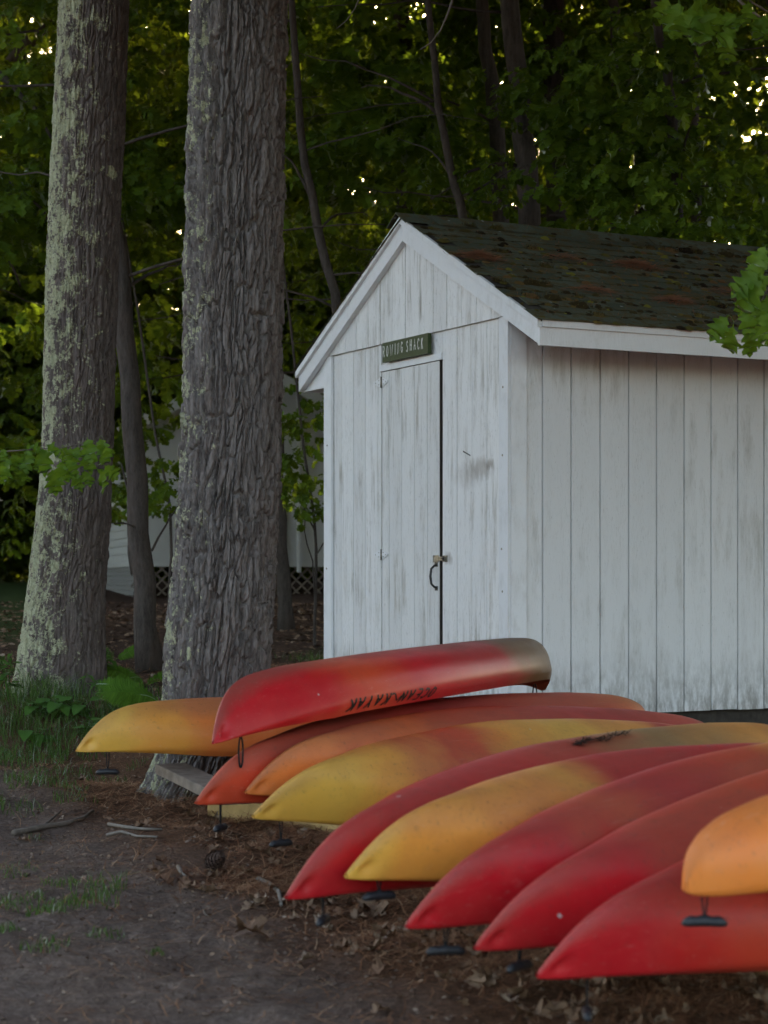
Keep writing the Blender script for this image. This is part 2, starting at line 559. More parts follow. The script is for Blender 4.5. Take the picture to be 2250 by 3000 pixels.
fw = obj('front_wall', MB().box((0.0025, 0.02, 0.01), (0.06, 0.7955, GL - 0.01)).box((0.0025, 1.612, 0.01), (0.06, SW - 0.02, GL - 0.01)).box((0.0025, 0.7965, 1.41 + HB), (0.06, 1.611, GL - 0.01)), M['gap'], shed)
G = 0.0024


def jit(a):
    return random.uniform(-a, a)


def board(parent, y0, y1, z0, z1, x0, x1, mat, name='board'):
    d = jit(0.0015)
    return obj(name, MB().box((x0 + d, y0 + G, z0), (x1, y1 - G, z1)), mat, parent)


for a, b in zip([0.082, 0.253, 0.432, 0.616], [0.253, 0.432, 0.616, 0.797]):
    board(fw, a, b, 0, GL - 0.002, 0, 0.022, M['front'])
for a, b in zip([1.681, 1.860, 2.033, 2.210], [1.860, 2.033, 2.210, 2.338]):
    board(fw, a, b, 0, GL - 0.002, 0, 0.022, M['front'])
board(fw, 1.612, 1.681, 0, GL - 0.002, -0.006, 0.022, M['front'], 'jamb_board')
DT = 1.392 + HB
for a, b in zip([0.797, 0.974, 1.151, 1.330, 1.508], [0.974, 1.151, 1.330, 1.508, 1.612]):
    board(fw, a, b, DT + 0.008, GL - 0.002, 0, 0.022, M['front'])
obj('door_header', MB().box((-0.016, 0.79, DT - 0.004), (0.0, 1.625, DT + 0.036)), M['trim'], fw)
# gable boards lap over the wall boards
gs = [-0.02, 0.165, 0.342, 0.528, 0.71, 0.885, 1.063, 1.255, 1.42, 1.602, 1.78, 1.951, 2.121, 2.3, 2.47]
gw = obj('gable_wall', MB().prism([(0.02, GL + 0.01), (SW - 0.02, GL + 0.01), (AY, roof_z(AY, 2.2))], -0.0165, 0.05), M['gap'], shed)
for a, b in zip(gs[:-1], gs[1:]):
    a2, b2 = a + G, b - G
    za, zb = roof_z(a2), roof_z(b2)
    pts = [(a2, GL), (b2, GL)]
    if zb > GL:
        pts.append((b2, zb))
    if a2 < AY < b2:
        pts.append((AY, roof_z(AY)))
    if za > GL:
        pts.append((a2, za))
    d = jit(0.0015)
    if len(pts) >= 3:
        obj('gable_board', MB().prism(pts, -0.02 + d, 0.002), M['front'], gw)
# corner boards
cb = obj('corner_board', MB().box((-0.02, -0.0195, -0.01), (0.0, 0.082, GL - 0.004)), M['trim'], shed)
obj('corner_board', MB().box((0.002, -0.022, -0.015), (0.108, -0.0, WS)), M['trim'], shed)
obj('corner_board', MB().box((-0.02, 2.340, -0.01), (0.0, 2.455, GL - 0.004)), M['trim'], shed)
# side wall: grooved siding, one strip per groove
sw = obj('side_wall', MB().box((0.03, 0.014, 0.01), (SL, 0.05, WS)), M['side'], shed)
xs = [0.110, 0.226, 0.426, 0.632, 0.837, 1.042, 1.248, 1.452, 1.656, 1.861]
while xs[-1] < SL - 0.1:
    xs.append(xs[-1] + 0.2045)
for a, b in zip(xs[:-1], xs[1:]):
    bb = MB()
    # shiplap strip with a rounded far lip
    bb.prism([(0, 0), (0.012, 0), (0.012, 1), (0, 1)], 0, 1)
    v = np.array([(a + 0.0075, -0.006, 0), (b - 0.004, -0.006, 0), (b - 0.002, 0.0125, 0), (a + 0.006, 0.0125, 0)])
    v2 = v.copy()
    v2[:, 2] = WS - 0.01
    v[:, 2] = jit(0.004)
    off = jit(0.0012)
    v[:, 1] += off
    v2[:, 1] += off
    obj('siding_strip', MB().add(np.concatenate([v, v2]), quads=[(0, 1, 5, 4), (1, 2, 6, 5), (2, 3, 7, 6), (3, 0, 4, 7), (0, 3, 2, 1), (4, 5, 6, 7)]), M['side'], sw)
bw = obj('back_wall', MB().prism([(0.03, 0), (SW - 0.03, 0), (SW - 0.03, roof_z(SW, 2.15)), (AY, roof_z(AY, 2.15)), (0.03, roof_z(0.0, 2.15))], SL - 0.03, SL), M['side'], shed)
obj('far_wall', MB().box((0.06, SW - 0.05, 0), (SL - 0.03, SW - 0.002, WT)), M['side'], shed)
obj('floor_skid', MB().box((0.05, 0.06, -0.30), (SL, 0.2, -0.005)), M['skid'], shed)
obj('floor_skid', MB().box((0.05, SW - 0.2, -0.30), (SL, SW - 0.06, -0.005)), M['skid'], shed)
obj('floor_skid', MB().box((0.03, 0.21, -0.30), (0.12, SW - 0.21, -0.005)), M['skid'], shed)
# rake boards, fascia, soffit
EY0, EY1 = -0.437, 2.78
T0, D0 = 2.319, 0.136


def rake(name, y0, t0, y1, t1, xa, xb, depth, up=0.0, mat='trim', par=shed):
    return obj(name, MB().prism([(y0, HB + t0 - depth), (y1, HB + t1 - depth), (y1, HB + t1 + up), (y0, HB + t0 + up)], xa, xb), M[mat], par)


rake('rake_board', EY0, 1.483, AY - 0.001, T0, -0.06, -0.0215, D0)
rake('rake_board', AY + 0.001, T0, EY1, 1.487, -0.06, -0.0215, D0)
rake('rake_trim', EY0 - 0.012, 1.477, AY - 0.001, T0 + 0.003, -0.082, -0.0605, 0.030, 0.012)
rake('rake_trim', AY + 0.001, T0 + 0.003, EY1 + 0.012, 1.481, -0.082, -0.0605, 0.030, 0.012)
for yy, zz, sgn in ((EY0, 1.483, -1), (EY1, 1.487, 1)):
    ya, yb = sorted((yy, yy - sgn * 0.022))
    obj('fascia_board', MB().box((-0.0605 if sgn < 0 else -0.02, ya - 0.003, HB + zz - D0 - 0.002), (SL + 0.06, yb - 0.003, HB + zz - 0.004)), M['trim'], shed)
    ya, yb = sorted((yy + sgn * 0.004, yy + sgn * 0.018))
    obj('drip_strip', MB().box((-0.05, ya, HB + zz - 0.034), (SL + 0.06, yb, HB + zz + 0.006)), M['trim'], shed)
obj('soffit', MB().box((-0.02, SW + 0.002, HB + 1.352), (SL + 0.05, EY1 - 0.025, HB + 1.364)), M['trim'], shed)
obj('soffit_end', MB().prism([(SW + 0.002, HB + 1.366), (EY1 - 0.03, HB + 1.366), (EY1 - 0.03, HB + 1.40), (SW + 0.002, HB + 1.56)], -0.012, 0.0), M['trim'], shed)

# roof
roof = obj('roof', MB().prism([(EY0 - 0.01, HB + 1.478), (AY, HB + 2.318), (EY1 + 0.01, HB + 1.478), (EY1 + 0.01, HB + 1.490), (AY, HB + 2.332), (EY0 - 0.01, HB + 1.490)], -0.078, SL + 0.08), M['skid'], shed)
RA = math.atan2(0.842, AY - EY0 + 0.01)
slope_len = math.hypot(0.842, AY - EY0 + 0.01)
TABW, EXPO = 0.302, 0.127


def tab_mesh(w, l, seed):
    r = random.Random(seed)
    e = [r.uniform(-0.006, 0.006) for _ in range(6)]
    xs_ = np.linspace(0.003, w - 0.003, 5)
    lo = [(x, e[i], 0.010 + r.uniform(0, 0.004)) for i, x in enumerate(xs_)]
    lob = [(x, e[i] - 0.001, 0.001) for i, x in enumerate(xs_)]
    hi = [(x, l, 0.004) for x in xs_]
    v = lo + hi + lob
    q = [(i, i + 1, 6 + i, 5 + i) for i in range(4)] + [(10 + i, 11 + i, 1 + i, i) for i in range(4)]
    q += [(0, 5, 5, 10)] if False else []
    t = [(0, 5, 10), (4, 14, 9)]
    return mesh('shingle', v, tris=t, quads=q)


tabs = [tab_mesh(TABW, 0.17, s) for s in range(5)]
for t_ in tabs:
    t_.materials.append(M['shingle'])
nc = int(slope_len / EXPO)
for i in range(nc):
    s = -0.02 + i * EXPO
    off = (0.0, 0.15, 0.08)[i % 3] - 0.095 + jit(0.012)
    k = 0
    x = off
    while x < SL + 0.06:
        xx = max(x, -0.105)
        y = EY0 - 0.01 + s * math.cos(RA)
        z = HB + 1.4925 + s * math.sin(RA)
        o = obj('shingle', random.choice(tabs), None, roof, (xx + jit(0.003), y, z + 0.002), (RA + jit(0.008), jit(0.006), jit(0.012)))
        if xx > x:
            o.scale = ((TABW - (xx - x)) / TABW, 1, 1)
        x += TABW
        k += 1
# far slope, seen only edge on
fs = MB()
for i in range(nc):
    s = i * EXPO
    y = EY1 + 0.03 - s * math.cos(RA)
    z = HB + 1.494 + s * math.sin(RA)
    for k in range(13):
        x0 = -0.095 + k * TABW + (i % 2) * 0.0
        c, sn = math.cos(RA), math.sin(RA)
        fs.add([(x0, y, z + 0.010), (x0 + 0.297, y, z + 0.010), (x0 + 0.297, y - 0.17 * c, z + 0.17 * sn + 0.004), (x0, y - 0.17 * c, z + 0.17 * sn + 0.004),
                (x0, y, z), (x0 + 0.297, y, z)], quads=[(0, 3, 2, 1), (4, 0, 1, 5)])
tag(obj('far_slope_shingles', fs, M['shingle'], roof), kind='stuff')
cap = MB()
cw = 0.15
v = [(-0.01, -cw * 0.9, -cw * 0.47), (-0.01, 0, 0.012), (-0.01, cw * 0.9, -cw * 0.47), (0.26, -cw * 0.9, -cw * 0.47 - 0.008), (0.26, 0, 0.004), (0.26, cw * 0.9, -cw * 0.47 - 0.008)]
cap.add(v, quads=[(0, 3, 4, 1), (1, 4, 5, 2)])
v = [(-0.01, -cw * 0.9, -cw * 0.47 - 0.01), (-0.01, 0, 0.002), (-0.01, cw * 0.9, -cw * 0.47 - 0.01)]
cap.add([(-0.01, -cw * 0.9, -cw * 0.47), (-0.01, 0, 0.012), (-0.01, cw * 0.9, -cw * 0.47)] + v, quads=[(0, 1, 4, 3), (1, 2, 5, 4)])
capm = cap.mesh('ridge_shingle')
capm.materials.append(M['shingle'])
for k in range(16):
    obj('ridge_shingle', capm, None, roof, (-0.098 + 0.24 * k, AY + jit(0.004), HB + 2.348 + 0.004 + jit(0.002)), (0, R(-1.5), 0))


def roof_pt(x, s, up=0.012):
    """Point on the near slope: x along the ridge, s metres up from the eave."""
    return np.array([x, EY0 - 0.01 + s * math.cos(RA) - up * math.sin(RA), HB + 1.4925 + s * math.sin(RA) + up * math.cos(RA)])


M['moss'] = None
t = NT('roof_moss')
rnd = t.n('NewGeometry').outputs['Random Per Island']
c = t.ramp(rnd, [(0.0, (0.020, 0.014, 0.009)), (0.4, (0.055, 0.042, 0.018)), (0.7, (0.10, 0.088, 0.024)), (0.88, (0.15, 0.082, 0.04)), (1.0, (0.18, 0.18, 0.028))])
M['moss'] = t.principled(c, 1.0, t.bump(t.noise(t.coord(), 220, 3, 0.7), 1.0, 0.01), 0.05)
mb = MB()
er, eu = np.array([0, math.cos(RA), math.sin(RA)]), np.array([0, -math.sin(RA), math.cos(RA)])
for k in range(9000):
    x = random.uniform(-0.07, SL)
    s = random.uniform(0.0, slope_len - 0.03)
    dens = 0.5 + 0.5 * vnoise(x * 1.7 + 3, s * 2.3, 0, 77)
    if random.random() > dens * (0.5 + 0.6 * x / SL + 0.3 * (s < 0.25)):
        continue
    if random.random() < 0.75:       # moss likes the butt edges of the courses
        s = (round(s / EXPO) * EXPO) - 0.012 + jit(0.012)
    big = random.random() < 0.018
    r = random.uniform(0.03, 0.055) if big else 0.006 + 0.024 * random.random()**2
    c0 = roof_pt(x, s, 0.006)
    n = 7
    a = np.linspace(0, 2 * np.pi, n, endpoint=False) + random.random()
    ring = []
    hgt = r * random.uniform(0.35, 0.6)
    for f, hh in ((1.0, 0.0), (0.75, 0.6), (0.35, 0.95)):
        for ang in a:
            rr = r * f * random.uniform(0.75, 1.25)
            ring.append(c0 + rr * 1.35 * math.cos(ang) * np.array([1, 0, 0]) + rr * math.sin(ang) * er + hgt * hh * random.uniform(0.8, 1.2) * eu)
    q = [(j * n + i, j * n + (i + 1) % n, (j + 1) * n + (i + 1) % n, (j + 1) * n + i) for j in range(2) for i in range(n)]
    mb.add(ring, quads=q, polys=[[2 * n + i for i in range(n)]])
    if big:                            # short tufts
        for _ in range(46):
            p = c0 + r * jit(1.2) * np.array([1, 0, 0]) + r * jit(0.8) * er + hgt * 0.5 * eu
            d = eu * random.uniform(0.012, 0.03) + np.array([jit(0.012), 0, 0]) + er * jit(0.012)
            mb.add([p - np.array([0.002, 0, 0]), p + np.array([0.002, 0, 0]), p + d], tris=[(0, 1, 2)])
tag(obj('moss', mb, M['moss'], shed), kind='stuff')

M['needle'] = m_plain('dry_pine_needle', (0.25, 0.10, 0.05), 0.8, 0.35, 12, 0.2)


def needles(mb, P, L, W, dirs, lift):
    """Bent two-segment needles: centres P, lengths L, direction vectors in the surface, up vectors."""
    P, dirs = np.asarray(P), np.asarray(dirs)
    side = np.cross(dirs, lift)
    side /= np.linalg.norm(side, axis=1)[:, None] + 1e-9
    bend = rng.uniform(-0.15, 0.15, len(P))[:, None] * side * L[:, None]
    up = np.abs(rng.normal(0, 0.06, len(P)))[:, None] * lift * L[:, None]
    a = P - dirs * L[:, None] / 2 - bend
    c_ = P + dirs * L[:, None] / 2 - bend + up * 2
    m = P + up
    w = side * (W / 2)
    v = np.stack([a - w, a + w, m - w, m + w, c_ - w * 0.5, c_ + w * 0.5], 1).reshape(-1, 3)
    b = np.arange(len(P))[:, None] * 6
    q = np.concatenate([b + np.array([0, 1, 3, 2]), b + np.array([2, 3, 5, 4])])
    mb.add(v, quads=q)


SHM = Matrix.Translation((SH[0], SH[1], CZ - HB)) @ Matrix.Rotation(SH_A, 4, 'Z')


def needle_clump(name, x, s, n, rx, rs, label, ang=0.3):
    mb = MB()
    px = rng.normal(0, rx, n)
    ps = rng.normal(0, rs, n)
    h = 0.034 * np.exp(-(px / rx)**2 - (ps / rs)**2) * rng.uniform(0.3, 1.2, n) + 0.004
    P = px[:, None] * np.array([1, 0, 0]) + ps[:, None] * er + h[:, None] * eu
    th = rng.normal(ang, 0.55, n)
    d = np.cos(th)[:, None] * np.array([1, 0, 0]) - np.sin(th)[:, None] * er + rng.normal(0, 0.1, n)[:, None] * eu
    needles(mb, P, rng.uniform(0.06, 0.13, n), 0.0028, d, np.broadcast_to(eu, P.shape))
    o = obj(name, mb, M['needle'])
    p = roof_pt(x, s, 0.012)
    o.matrix_world = SHM @ Matrix.Translation(Vector(p))
    return tag(o, label, 'needles', 'pine needle clumps on the shed roof', 'stuff')


def on_roof(px, py):
    """(x, s) on the near slope under a photograph pixel."""
    o = SHM.inverted() @ Vector((0, 0, CZ))
    d = SHM.inverted().to_3x3() @ Vector(((px - PX0) / FPX, 1, -(py - PY0) / FPX))
    p0 = Vector(roof_pt(0, 0, 0))
    n = Vector(eu)
    k = (p0 - o).dot(n) / d.dot(n)
    h = o + d * k
    return h.x, (h - p0).dot(Vector(er))


for px, py, n, rx, rs, lab in (
        (1405, 760, 300, 0.075, 0.035, 'rusty pine needle clump near the gable end of the roof'),
        (1860, 785, 300, 0.085, 0.04, 'rusty pine needle clump high in the middle of the roof'),
        (1735, 860, 120, 0.08, 0.03, 'thin rusty needle clump between two moss cushions mid roof'),
        (1975, 890, 160, 0.065, 0.03, 'rusty needle clump just above the eave, right of the moss cushion'),
        (1655, 765, 80, 0.07, 0.03, 'sparse needle clump between the two largest roof clumps'),
        (2130, 865, 90, 0.08, 0.03, 'needle clump low on the roof close to the oak leaves')):
    x, s = on_roof(px, py)
    needle_clump('needle_clump', x, s, n, rx, rs, lab)
mb = MB()
n = 700
xx, ss = rng.uniform(-0.05, SL, n), rng.uniform(0.02, slope_len - 0.05, n)
P = np.array([roof_pt(a, b, 0.014) for a, b in zip(xx, ss)])
th = rng.uniform(0, np.pi, n)
needles(mb, P, rng.uniform(0.05, 0.12, n), 0.0016, np.cos(th)[:, None] * np.array([1, 0, 0]) + np.sin(th)[:, None] * er, np.broadcast_to(eu, P.shape))
o = obj('loose_needles', mb, M['needle'])
o.matrix_world = SHM
tag(o, 'loose brown pine needles strewn over the shed roof', 'needles', kind='stuff')

# door
door = empty('door', (0, 0, 0))
door.parent = shed
for a, b in zip([0.829, 0.987, 1.163, 1.335, 1.511], [0.987, 1.163, 1.335, 1.511, 1.606]):
    board(door, a, b, 0.02, DT - 0.008, -0.003, 0.020, M['door'], 'door_plank')


obj('door_edge', MB().box((-0.0035, 0.8262, 0.02), (0.019, 0.8284, DT - 0.009)), M['skid'], door)
obj('door_core', MB().box((0.0, 0.8315, 0.025), (0.018, 1.6035, DT - 0.012)), M['gap'], door)  # dark sheet almost flush, painting the shade between planks


def hinge(z, y=1.607):
    mb = MB()
    k = -0.0075
    mb.prism([(y + 0.014, z - 0.032), (y + 0.10, z - 0.008), (y + 0.112, z), (y + 0.10, z + 0.008), (y + 0.014, z + 0.032)], k - 0.003, k)
    mb.prism([(y - 0.012, z + 0.032), (y - 0.075, z + 0.010), (y - 0.088, z), (y - 0.075, z - 0.010), (y - 0.012, z - 0.032)], k - 0.003, k)
    h = obj('hinge', mb, M['trim'], door)
    p = MB()
    p.tube([(k - 0.004, y, z - 0.036), (k - 0.004, y, z + 0.036)], 0.0065, 10)
    obj('hinge_pin', p.mesh('hinge_pin', True), M['steel'], h)
    s = MB()
    for dy, dz in ((0.035, 0.014), (0.035, -0.014), (0.08, 0.0), (-0.03, 0.014), (-0.03, -0.014), (-0.062, 0.0)):
        s.tube([(k - 0.0055, y + dy, z + dz), (k - 0.003, y + dy, z + dz)], 0.004, 6)
    obj('screws', s, M['steel'], h)


hinge(1.318 + HB)
hinge(0.186 + HB)
hz = 0.151 + HB
hp = MB().box((-0.009, 0.838, hz - 0.022), (-0.0045, 0.905, hz + 0.022)).box((-0.0065, 0.735, hz - 0.020), (-0.0005, 0.790, hz + 0.020))
hp.box((-0.014, 0.750, hz - 0.012), (-0.0095, 0.885, hz + 0.012))
hasp = obj('hasp', hp, M['steel'], door)
obj('hasp_barrel', MB().tube([(-0.011, 0.893, hz - 0.022), (-0.011, 0.893, hz + 0.022)], 0.006, 10), M['steel'], hasp)
obj('hasp_staple', MB().tube([(-0.008, 0.772, hz), (-0.026, 0.770, hz), (-0.030, 0.765, hz), (-0.026, 0.760, hz), (-0.008, 0.758, hz)], 0.0035, 8).box((-0.017, 0.752, hz - 0.016), (-0.0142, 0.778, hz + 0.016)), M['iron'], hasp)
z0, z1 = -0.045 + HB, 0.128 + HB
hy = 0.868
pts = [(-0.004, hy, z1 - 0.014), (-0.020, hy + 0.001, z1 - 0.020), (-0.040, hy + 0.004, z1 - 0.040), (-0.046, hy + 0.005, (z0 + z1) / 2), (-0.040, hy + 0.004, z0 + 0.040), (-0.020, hy + 0.001, z0 + 0.020), (-0.004, hy, z0 + 0.014)]
hb = MB().tube(pts, [0.006, 0.007, 0.0075, 0.0085, 0.0075, 0.007, 0.006], 8)
hb.box((-0.008, hy - 0.016, z1 - 0.026), (-0.0036, hy + 0.016, z1 + 0.002)).box((-0.008, hy - 0.016, z0 - 0.002), (-0.0036, hy + 0.016, z0 + 0.026))
obj('door_handle', hb, M['iron'], door)
# an old nail in the wall
obj('nail', MB().tube([(0.004, 0.453, 0.782 + HB - 0.012), (-0.03, 0.48, 0.800 + HB - 0.004), (-0.032, 0.482, 0.802 + HB - 0.004)], [0.003, 0.003, 0.006], 6), M['iron'], fw)
kn = MB()
for y_, z_, x_ in ((0.035, 1.15 + HB, -0.0205), (0.04, 0.75 + HB, -0.0205), (0.05, 0.20 + HB, -0.0205), (0.04, -0.05 + HB, -0.0205), (0.045, -0.42 + HB, -0.0205), (2.40, 0.95 + HB, -0.0205), (2.41, 0.1 + HB, -0.0205)):
    kn.tube([(x_ + 0.002, y_, z_), (x_ - 0.0015, y_, z_)], 0.007, 8)
obj('nail_heads', kn, M['steel'], shed)

# sign, hand lettered
GLY = {
    'R': [[(0, 0), (0, 1), (0.45, 0.98), (0.58, 0.78), (0.45, 0.55), (0, 0.5)], [(0.25, 0.5), (0.6, 0)]],
    'O': [[(0.3, 0), (0.06, 0.18), (0, 0.5), (0.06, 0.82), (0.3, 1), (0.54, 0.82), (0.6, 0.5), (0.54, 0.18), (0.3, 0)]],
    'W': [[(0, 1), (0.26, 0), (0.52, 0.8), (0.78, 0), (1.04, 1)]],
    'I': [[(0.1, 0), (0.1, 1)]],
    'N': [[(0, 0), (0, 1), (0.55, 0), (0.55, 1)]],
    'G': [[(0.58, 0.8), (0.42, 0.98), (0.2, 0.96), (0.03, 0.7), (0.02, 0.32), (0.2, 0.04), (0.45, 0.03), (0.58, 0.2), (0.58, 0.45), (0.34, 0.45)]],
    'S': [[(0.52, 0.84), (0.36, 0.99), (0.13, 0.94), (0.06, 0.74), (0.2, 0.57), (0.42, 0.44), (0.52, 0.26), (0.42, 0.05), (0.18, 0), (0.02, 0.14)]],
    'H': [[(0, 0), (0, 1)], [(0.55, 0), (0.55, 1)], [(0, 0.5), (0.55, 0.52)]],
    'A': [[(0, 0), (0.3, 1), (0.6, 0)], [(0.12, 0.36), (0.48, 0.36)]],
    'C': [[(0.55, 0.82), (0.38, 0.99), (0.18, 0.94), (0.02, 0.66), (0.02, 0.32), (0.18, 0.05), (0.4, 0.01), (0.56, 0.16)]],
    'K': [[(0, 0), (0, 1)], [(0.52, 1), (0.03, 0.44)], [(0.2, 0.6), (0.56, 0)]],
    'E': [[(0.5, 1), (0, 1), (0, 0), (0.5, 0)], [(0, 0.5), (0.4, 0.5)]],
    'Y': [[(0, 1), (0.28, 0.5), (0.56, 1)], [(0.28, 0.5), (0.28, 0)]],
}
ADV = {'W': 1.28, 'I': 0.4}


def strokes(text, h, gap=0.26, slant=0.0, wobble=0.0, wf=0.85):
    """For each letter its brush strokes, polylines (x, y); and the width of the line."""
    out, x = [], 0.0
    for ch in text:
        if ch == ' ':
            x += 0.42 * h
            continue
        wy = jit(wobble)
        out.append([[(x + (a * wf + slant * b * 0.85) * h, (b + wy) * h) for a, b in st] for st in GLY[ch]])
        x += (ADV.get(ch, 0.82) * wf + gap * 0.5) * h
    return out, x


def ribbon(pts, w):
    """Flat brush stroke with rounded ends, as (verts2d, quads)."""
    P = np.asarray(pts, float)
    T = np.gradient(P, axis=0)
    for i in range(1, len(P) - 1):
        a, b = P[i] - P[i - 1], P[i + 1] - P[i]
        T[i] = a / (np.linalg.norm(a) + 1e-9) + b / (np.linalg.norm(b) + 1e-9)
    T /= np.linalg.norm(T, axis=1)[:, None] + 1e-9
    N = np.stack([-T[:, 1], T[:, 0]], 1)
    hw = np.full(len(P), w / 2)
    ext = [P[0] - T[0] * w * 0.35]
    P2 = np.concatenate([[P[0] - T[0] * w * 0.4], P, [P[-1] + T[-1] * w * 0.4]])
    N2 = np.concatenate([[N[0]], N, [N[-1]]])
    h2 = np.concatenate([[w * 0.22], hw, [w * 0.22]])
    v = np.concatenate([P2 + N2 * h2[:, None], P2 - N2 * h2[:, None]])
    n = len(P2)
    return v, [(i, i + 1, n + i + 1, n + i) for i in range(n - 1)]


M['sign'] = m_plain('dark_green_sign_paint', (0.040, 0.062, 0.018), 0.55, 0.2, 40, 0.35, 0.1)
M['letter'] = m_plain('white_brush_paint', (0.62, 0.64, 0.60), 0.7, 0.15, 120)
sy0, sy1, sz0, sz1 = 0.907, 1.525, 1.436, 1.563
sign = obj('sign', MB().box((-0.045, sy0, HB + sz0), (-0.0205, sy1, HB + sz1)), M['sign'])
sign.matrix_world = SHM
tag(sign, 'green board sign lettered in white, hung above the shed door', 'sign')
ls, lw = strokes('ROWING SHACK', 0.066, 0.75, 0.0, 0.06, 0.62)
k = (sy1 - sy0 - 0.045) / lw
for lt in ls:
    mb = MB()
    for i, st in enumerate(lt):
        v2, q = ribbon(st, 0.0085)
        mb.add([(-0.0462 - 0.0006 * i, sy1 - 0.012 - a * k, HB + sz0 + 0.038 + b) for a, b in v2], quads=q)
    obj('letter', mb, M['letter'], sign)

# ------------------------------------------------------------------ kayaks, stored upside down and leaning on one another
YEL, YOR, ORA, ROR, RED, DRD, OLV = (0.80, 0.435, 0.065), (0.78, 0.32, 0.05), (0.72, 0.20, 0.045), (0.60, 0.065, 0.024), (0.52, 0.010, 0.018), (0.38, 0.010, 0.014), (0.34, 0.20, 0.065)


def m_hull(name, stops, seed, film=0.55, spots=0.6):
    """Rotomoulded plastic: colours blended along the boat, a scuffed dull film over the bottom, droppings and scratches."""
    t = NT(name)
    uv = t.n('SeparateXYZ', {0: t.coord('UV')})
    co = t.mapping(t.coord(), (1, 1, 1), (seed * 3.1, seed * 1.7, 0))
    n1 = t.noise(co, 2.2, 3, 0.55, 0.4)
    n2 = t.noise(co, 9, 5, 0.6)
    u = t.math('ADD', uv.outputs[0], t.math('MULTIPLY', t.math('SUBTRACT', n1, 0.5), 0.26))
    col = t.ramp(u, stops, 'EASE')
    col = t.mix(t.math('MULTIPLY', t.ramp(n2, [(0.35, 0.0), (0.75, 1.0)]), 0.05), col, (0.62, 0.32, 0.18))
    # scuffed film on the bottom of the boat
    v = t.math('ADD', uv.outputs[1], t.math('MULTIPLY', t.math('SUBTRACT', n1, 0.5), 0.7))
    f = t.ramp(v, [(0.70, 0.0), (0.98, 1.0)])
    scr = t.noise(t.mapping(co, (3, 60, 60)), 3.0, 4, 0.7)
    f2 = t.math('MULTIPLY', f, t.ramp(scr, [(0.2, film * 0.75), (0.8, film)]))
    col = t.mix(f2, col, (0.155, 0.078, 0.052))
    blot = t.noise(co, 4.5, 5, 0.7, 0.8)
    col = t.mix(t.math('MULTIPLY', t.ramp(blot, [(0.45, 0.0), (0.75, 1.0)]), 0.35), col, t.mix(0.5, col, (0.30, 0.05, 0.03), 'MULTIPLY'))
    col = t.mix(t.math('MULTIPLY', t.ramp(scr, [(0.66, 0.0), (0.72, 1.0)]), 0.22), col, (0.62, 0.45, 0.38))
    vo = t.n('TexVoronoi', {'Vector': co, 'Scale': 8.0, 'Randomness': 1.0}, feature='F1')
    dd = t.math('ADD', vo.outputs['Distance'], t.math('MULTIPLY', t.noise(co, 110, 4, 0.7), 0.13))
    pick = t.math('GREATER_THAN', t.n('SeparateColor', {0: vo.outputs['Color']}).outputs[0], 1.0 - 0.65 * spots)
    sp = t.math('MULTIPLY', t.math('MULTIPLY', t.math('LESS_THAN', dd, t.math('MULTIPLY', t.n('SeparateColor', {0: vo.outputs['Color']}).outputs[1], 0.135)), pick), 0.75)
    col = t.mix(sp, col, (0.55, 0.53, 0.50))
    scf = t.noise(t.mapping(co, (1.4, 26, 26)), 3.0, 5, 0.75, 0.3)
    patch = t.ramp(t.noise(co, 3.3, 3, 0.6), [(0.42, 0.0), (0.62, 1.0)])
    sc1 = t.math('MULTIPLY', t.ramp(scf, [(0.58, 0.0), (0.70, 1.0)]), patch)
    col = t.mix(t.math('MULTIPLY', sc1, 0.20), col, (0.60, 0.46, 0.40))
    drt = t.math('MULTIPLY', t.ramp(t.noise(co, 55, 5, 0.75), [(0.56, 0.0), (0.70, 1.0)]), t.ramp(v, [(0.3, 0.10), (0.9, 0.45)]))
    col = t.mix(drt, col, (0.075, 0.05, 0.038))
    rough = t.ramp(t.math('ADD', t.math('MULTIPLY', f, 0.4), t.math('MULTIPLY', n2, 0.4)), [(0.1, 0.34), (0.7, 0.62)])
    h = t.math('ADD', t.math('MULTIPLY', n2, 0.4), t.math('MULTIPLY', scr, 0.25))
    return t.principled(col, rough, t.bump(t.math('ADD', h, t.math('MULTIPLY', t.noise(co, 260, 2, 0.5), 0.2)), 0.12, 0.006), 0.34)


M['cord'] = m_plain('black_cord', (0.012, 0.012, 0.013), 0.7, 0.2, 80)
M['grip'] = m_plain('black_rubber_grip', (0.022, 0.023, 0.026), 0.45, 0.2, 60, 0.4)
M['deck'] = m_plain('deck_plastic', (0.30, 0.06, 0.03), 0.5, 0.25, 6)
M['ink'] = m_plain('black_print', (0.012, 0.01, 0.01), 0.5, 0.2, 60)
KNS, KNT = 96, 33


def sm(a, k=2):
    for _ in range(k):
        a = np.concatenate([[a[0]], (a[:-2] + 2 * a[1:-1] + a[2:]) / 4, [a[-1]]])
    return a


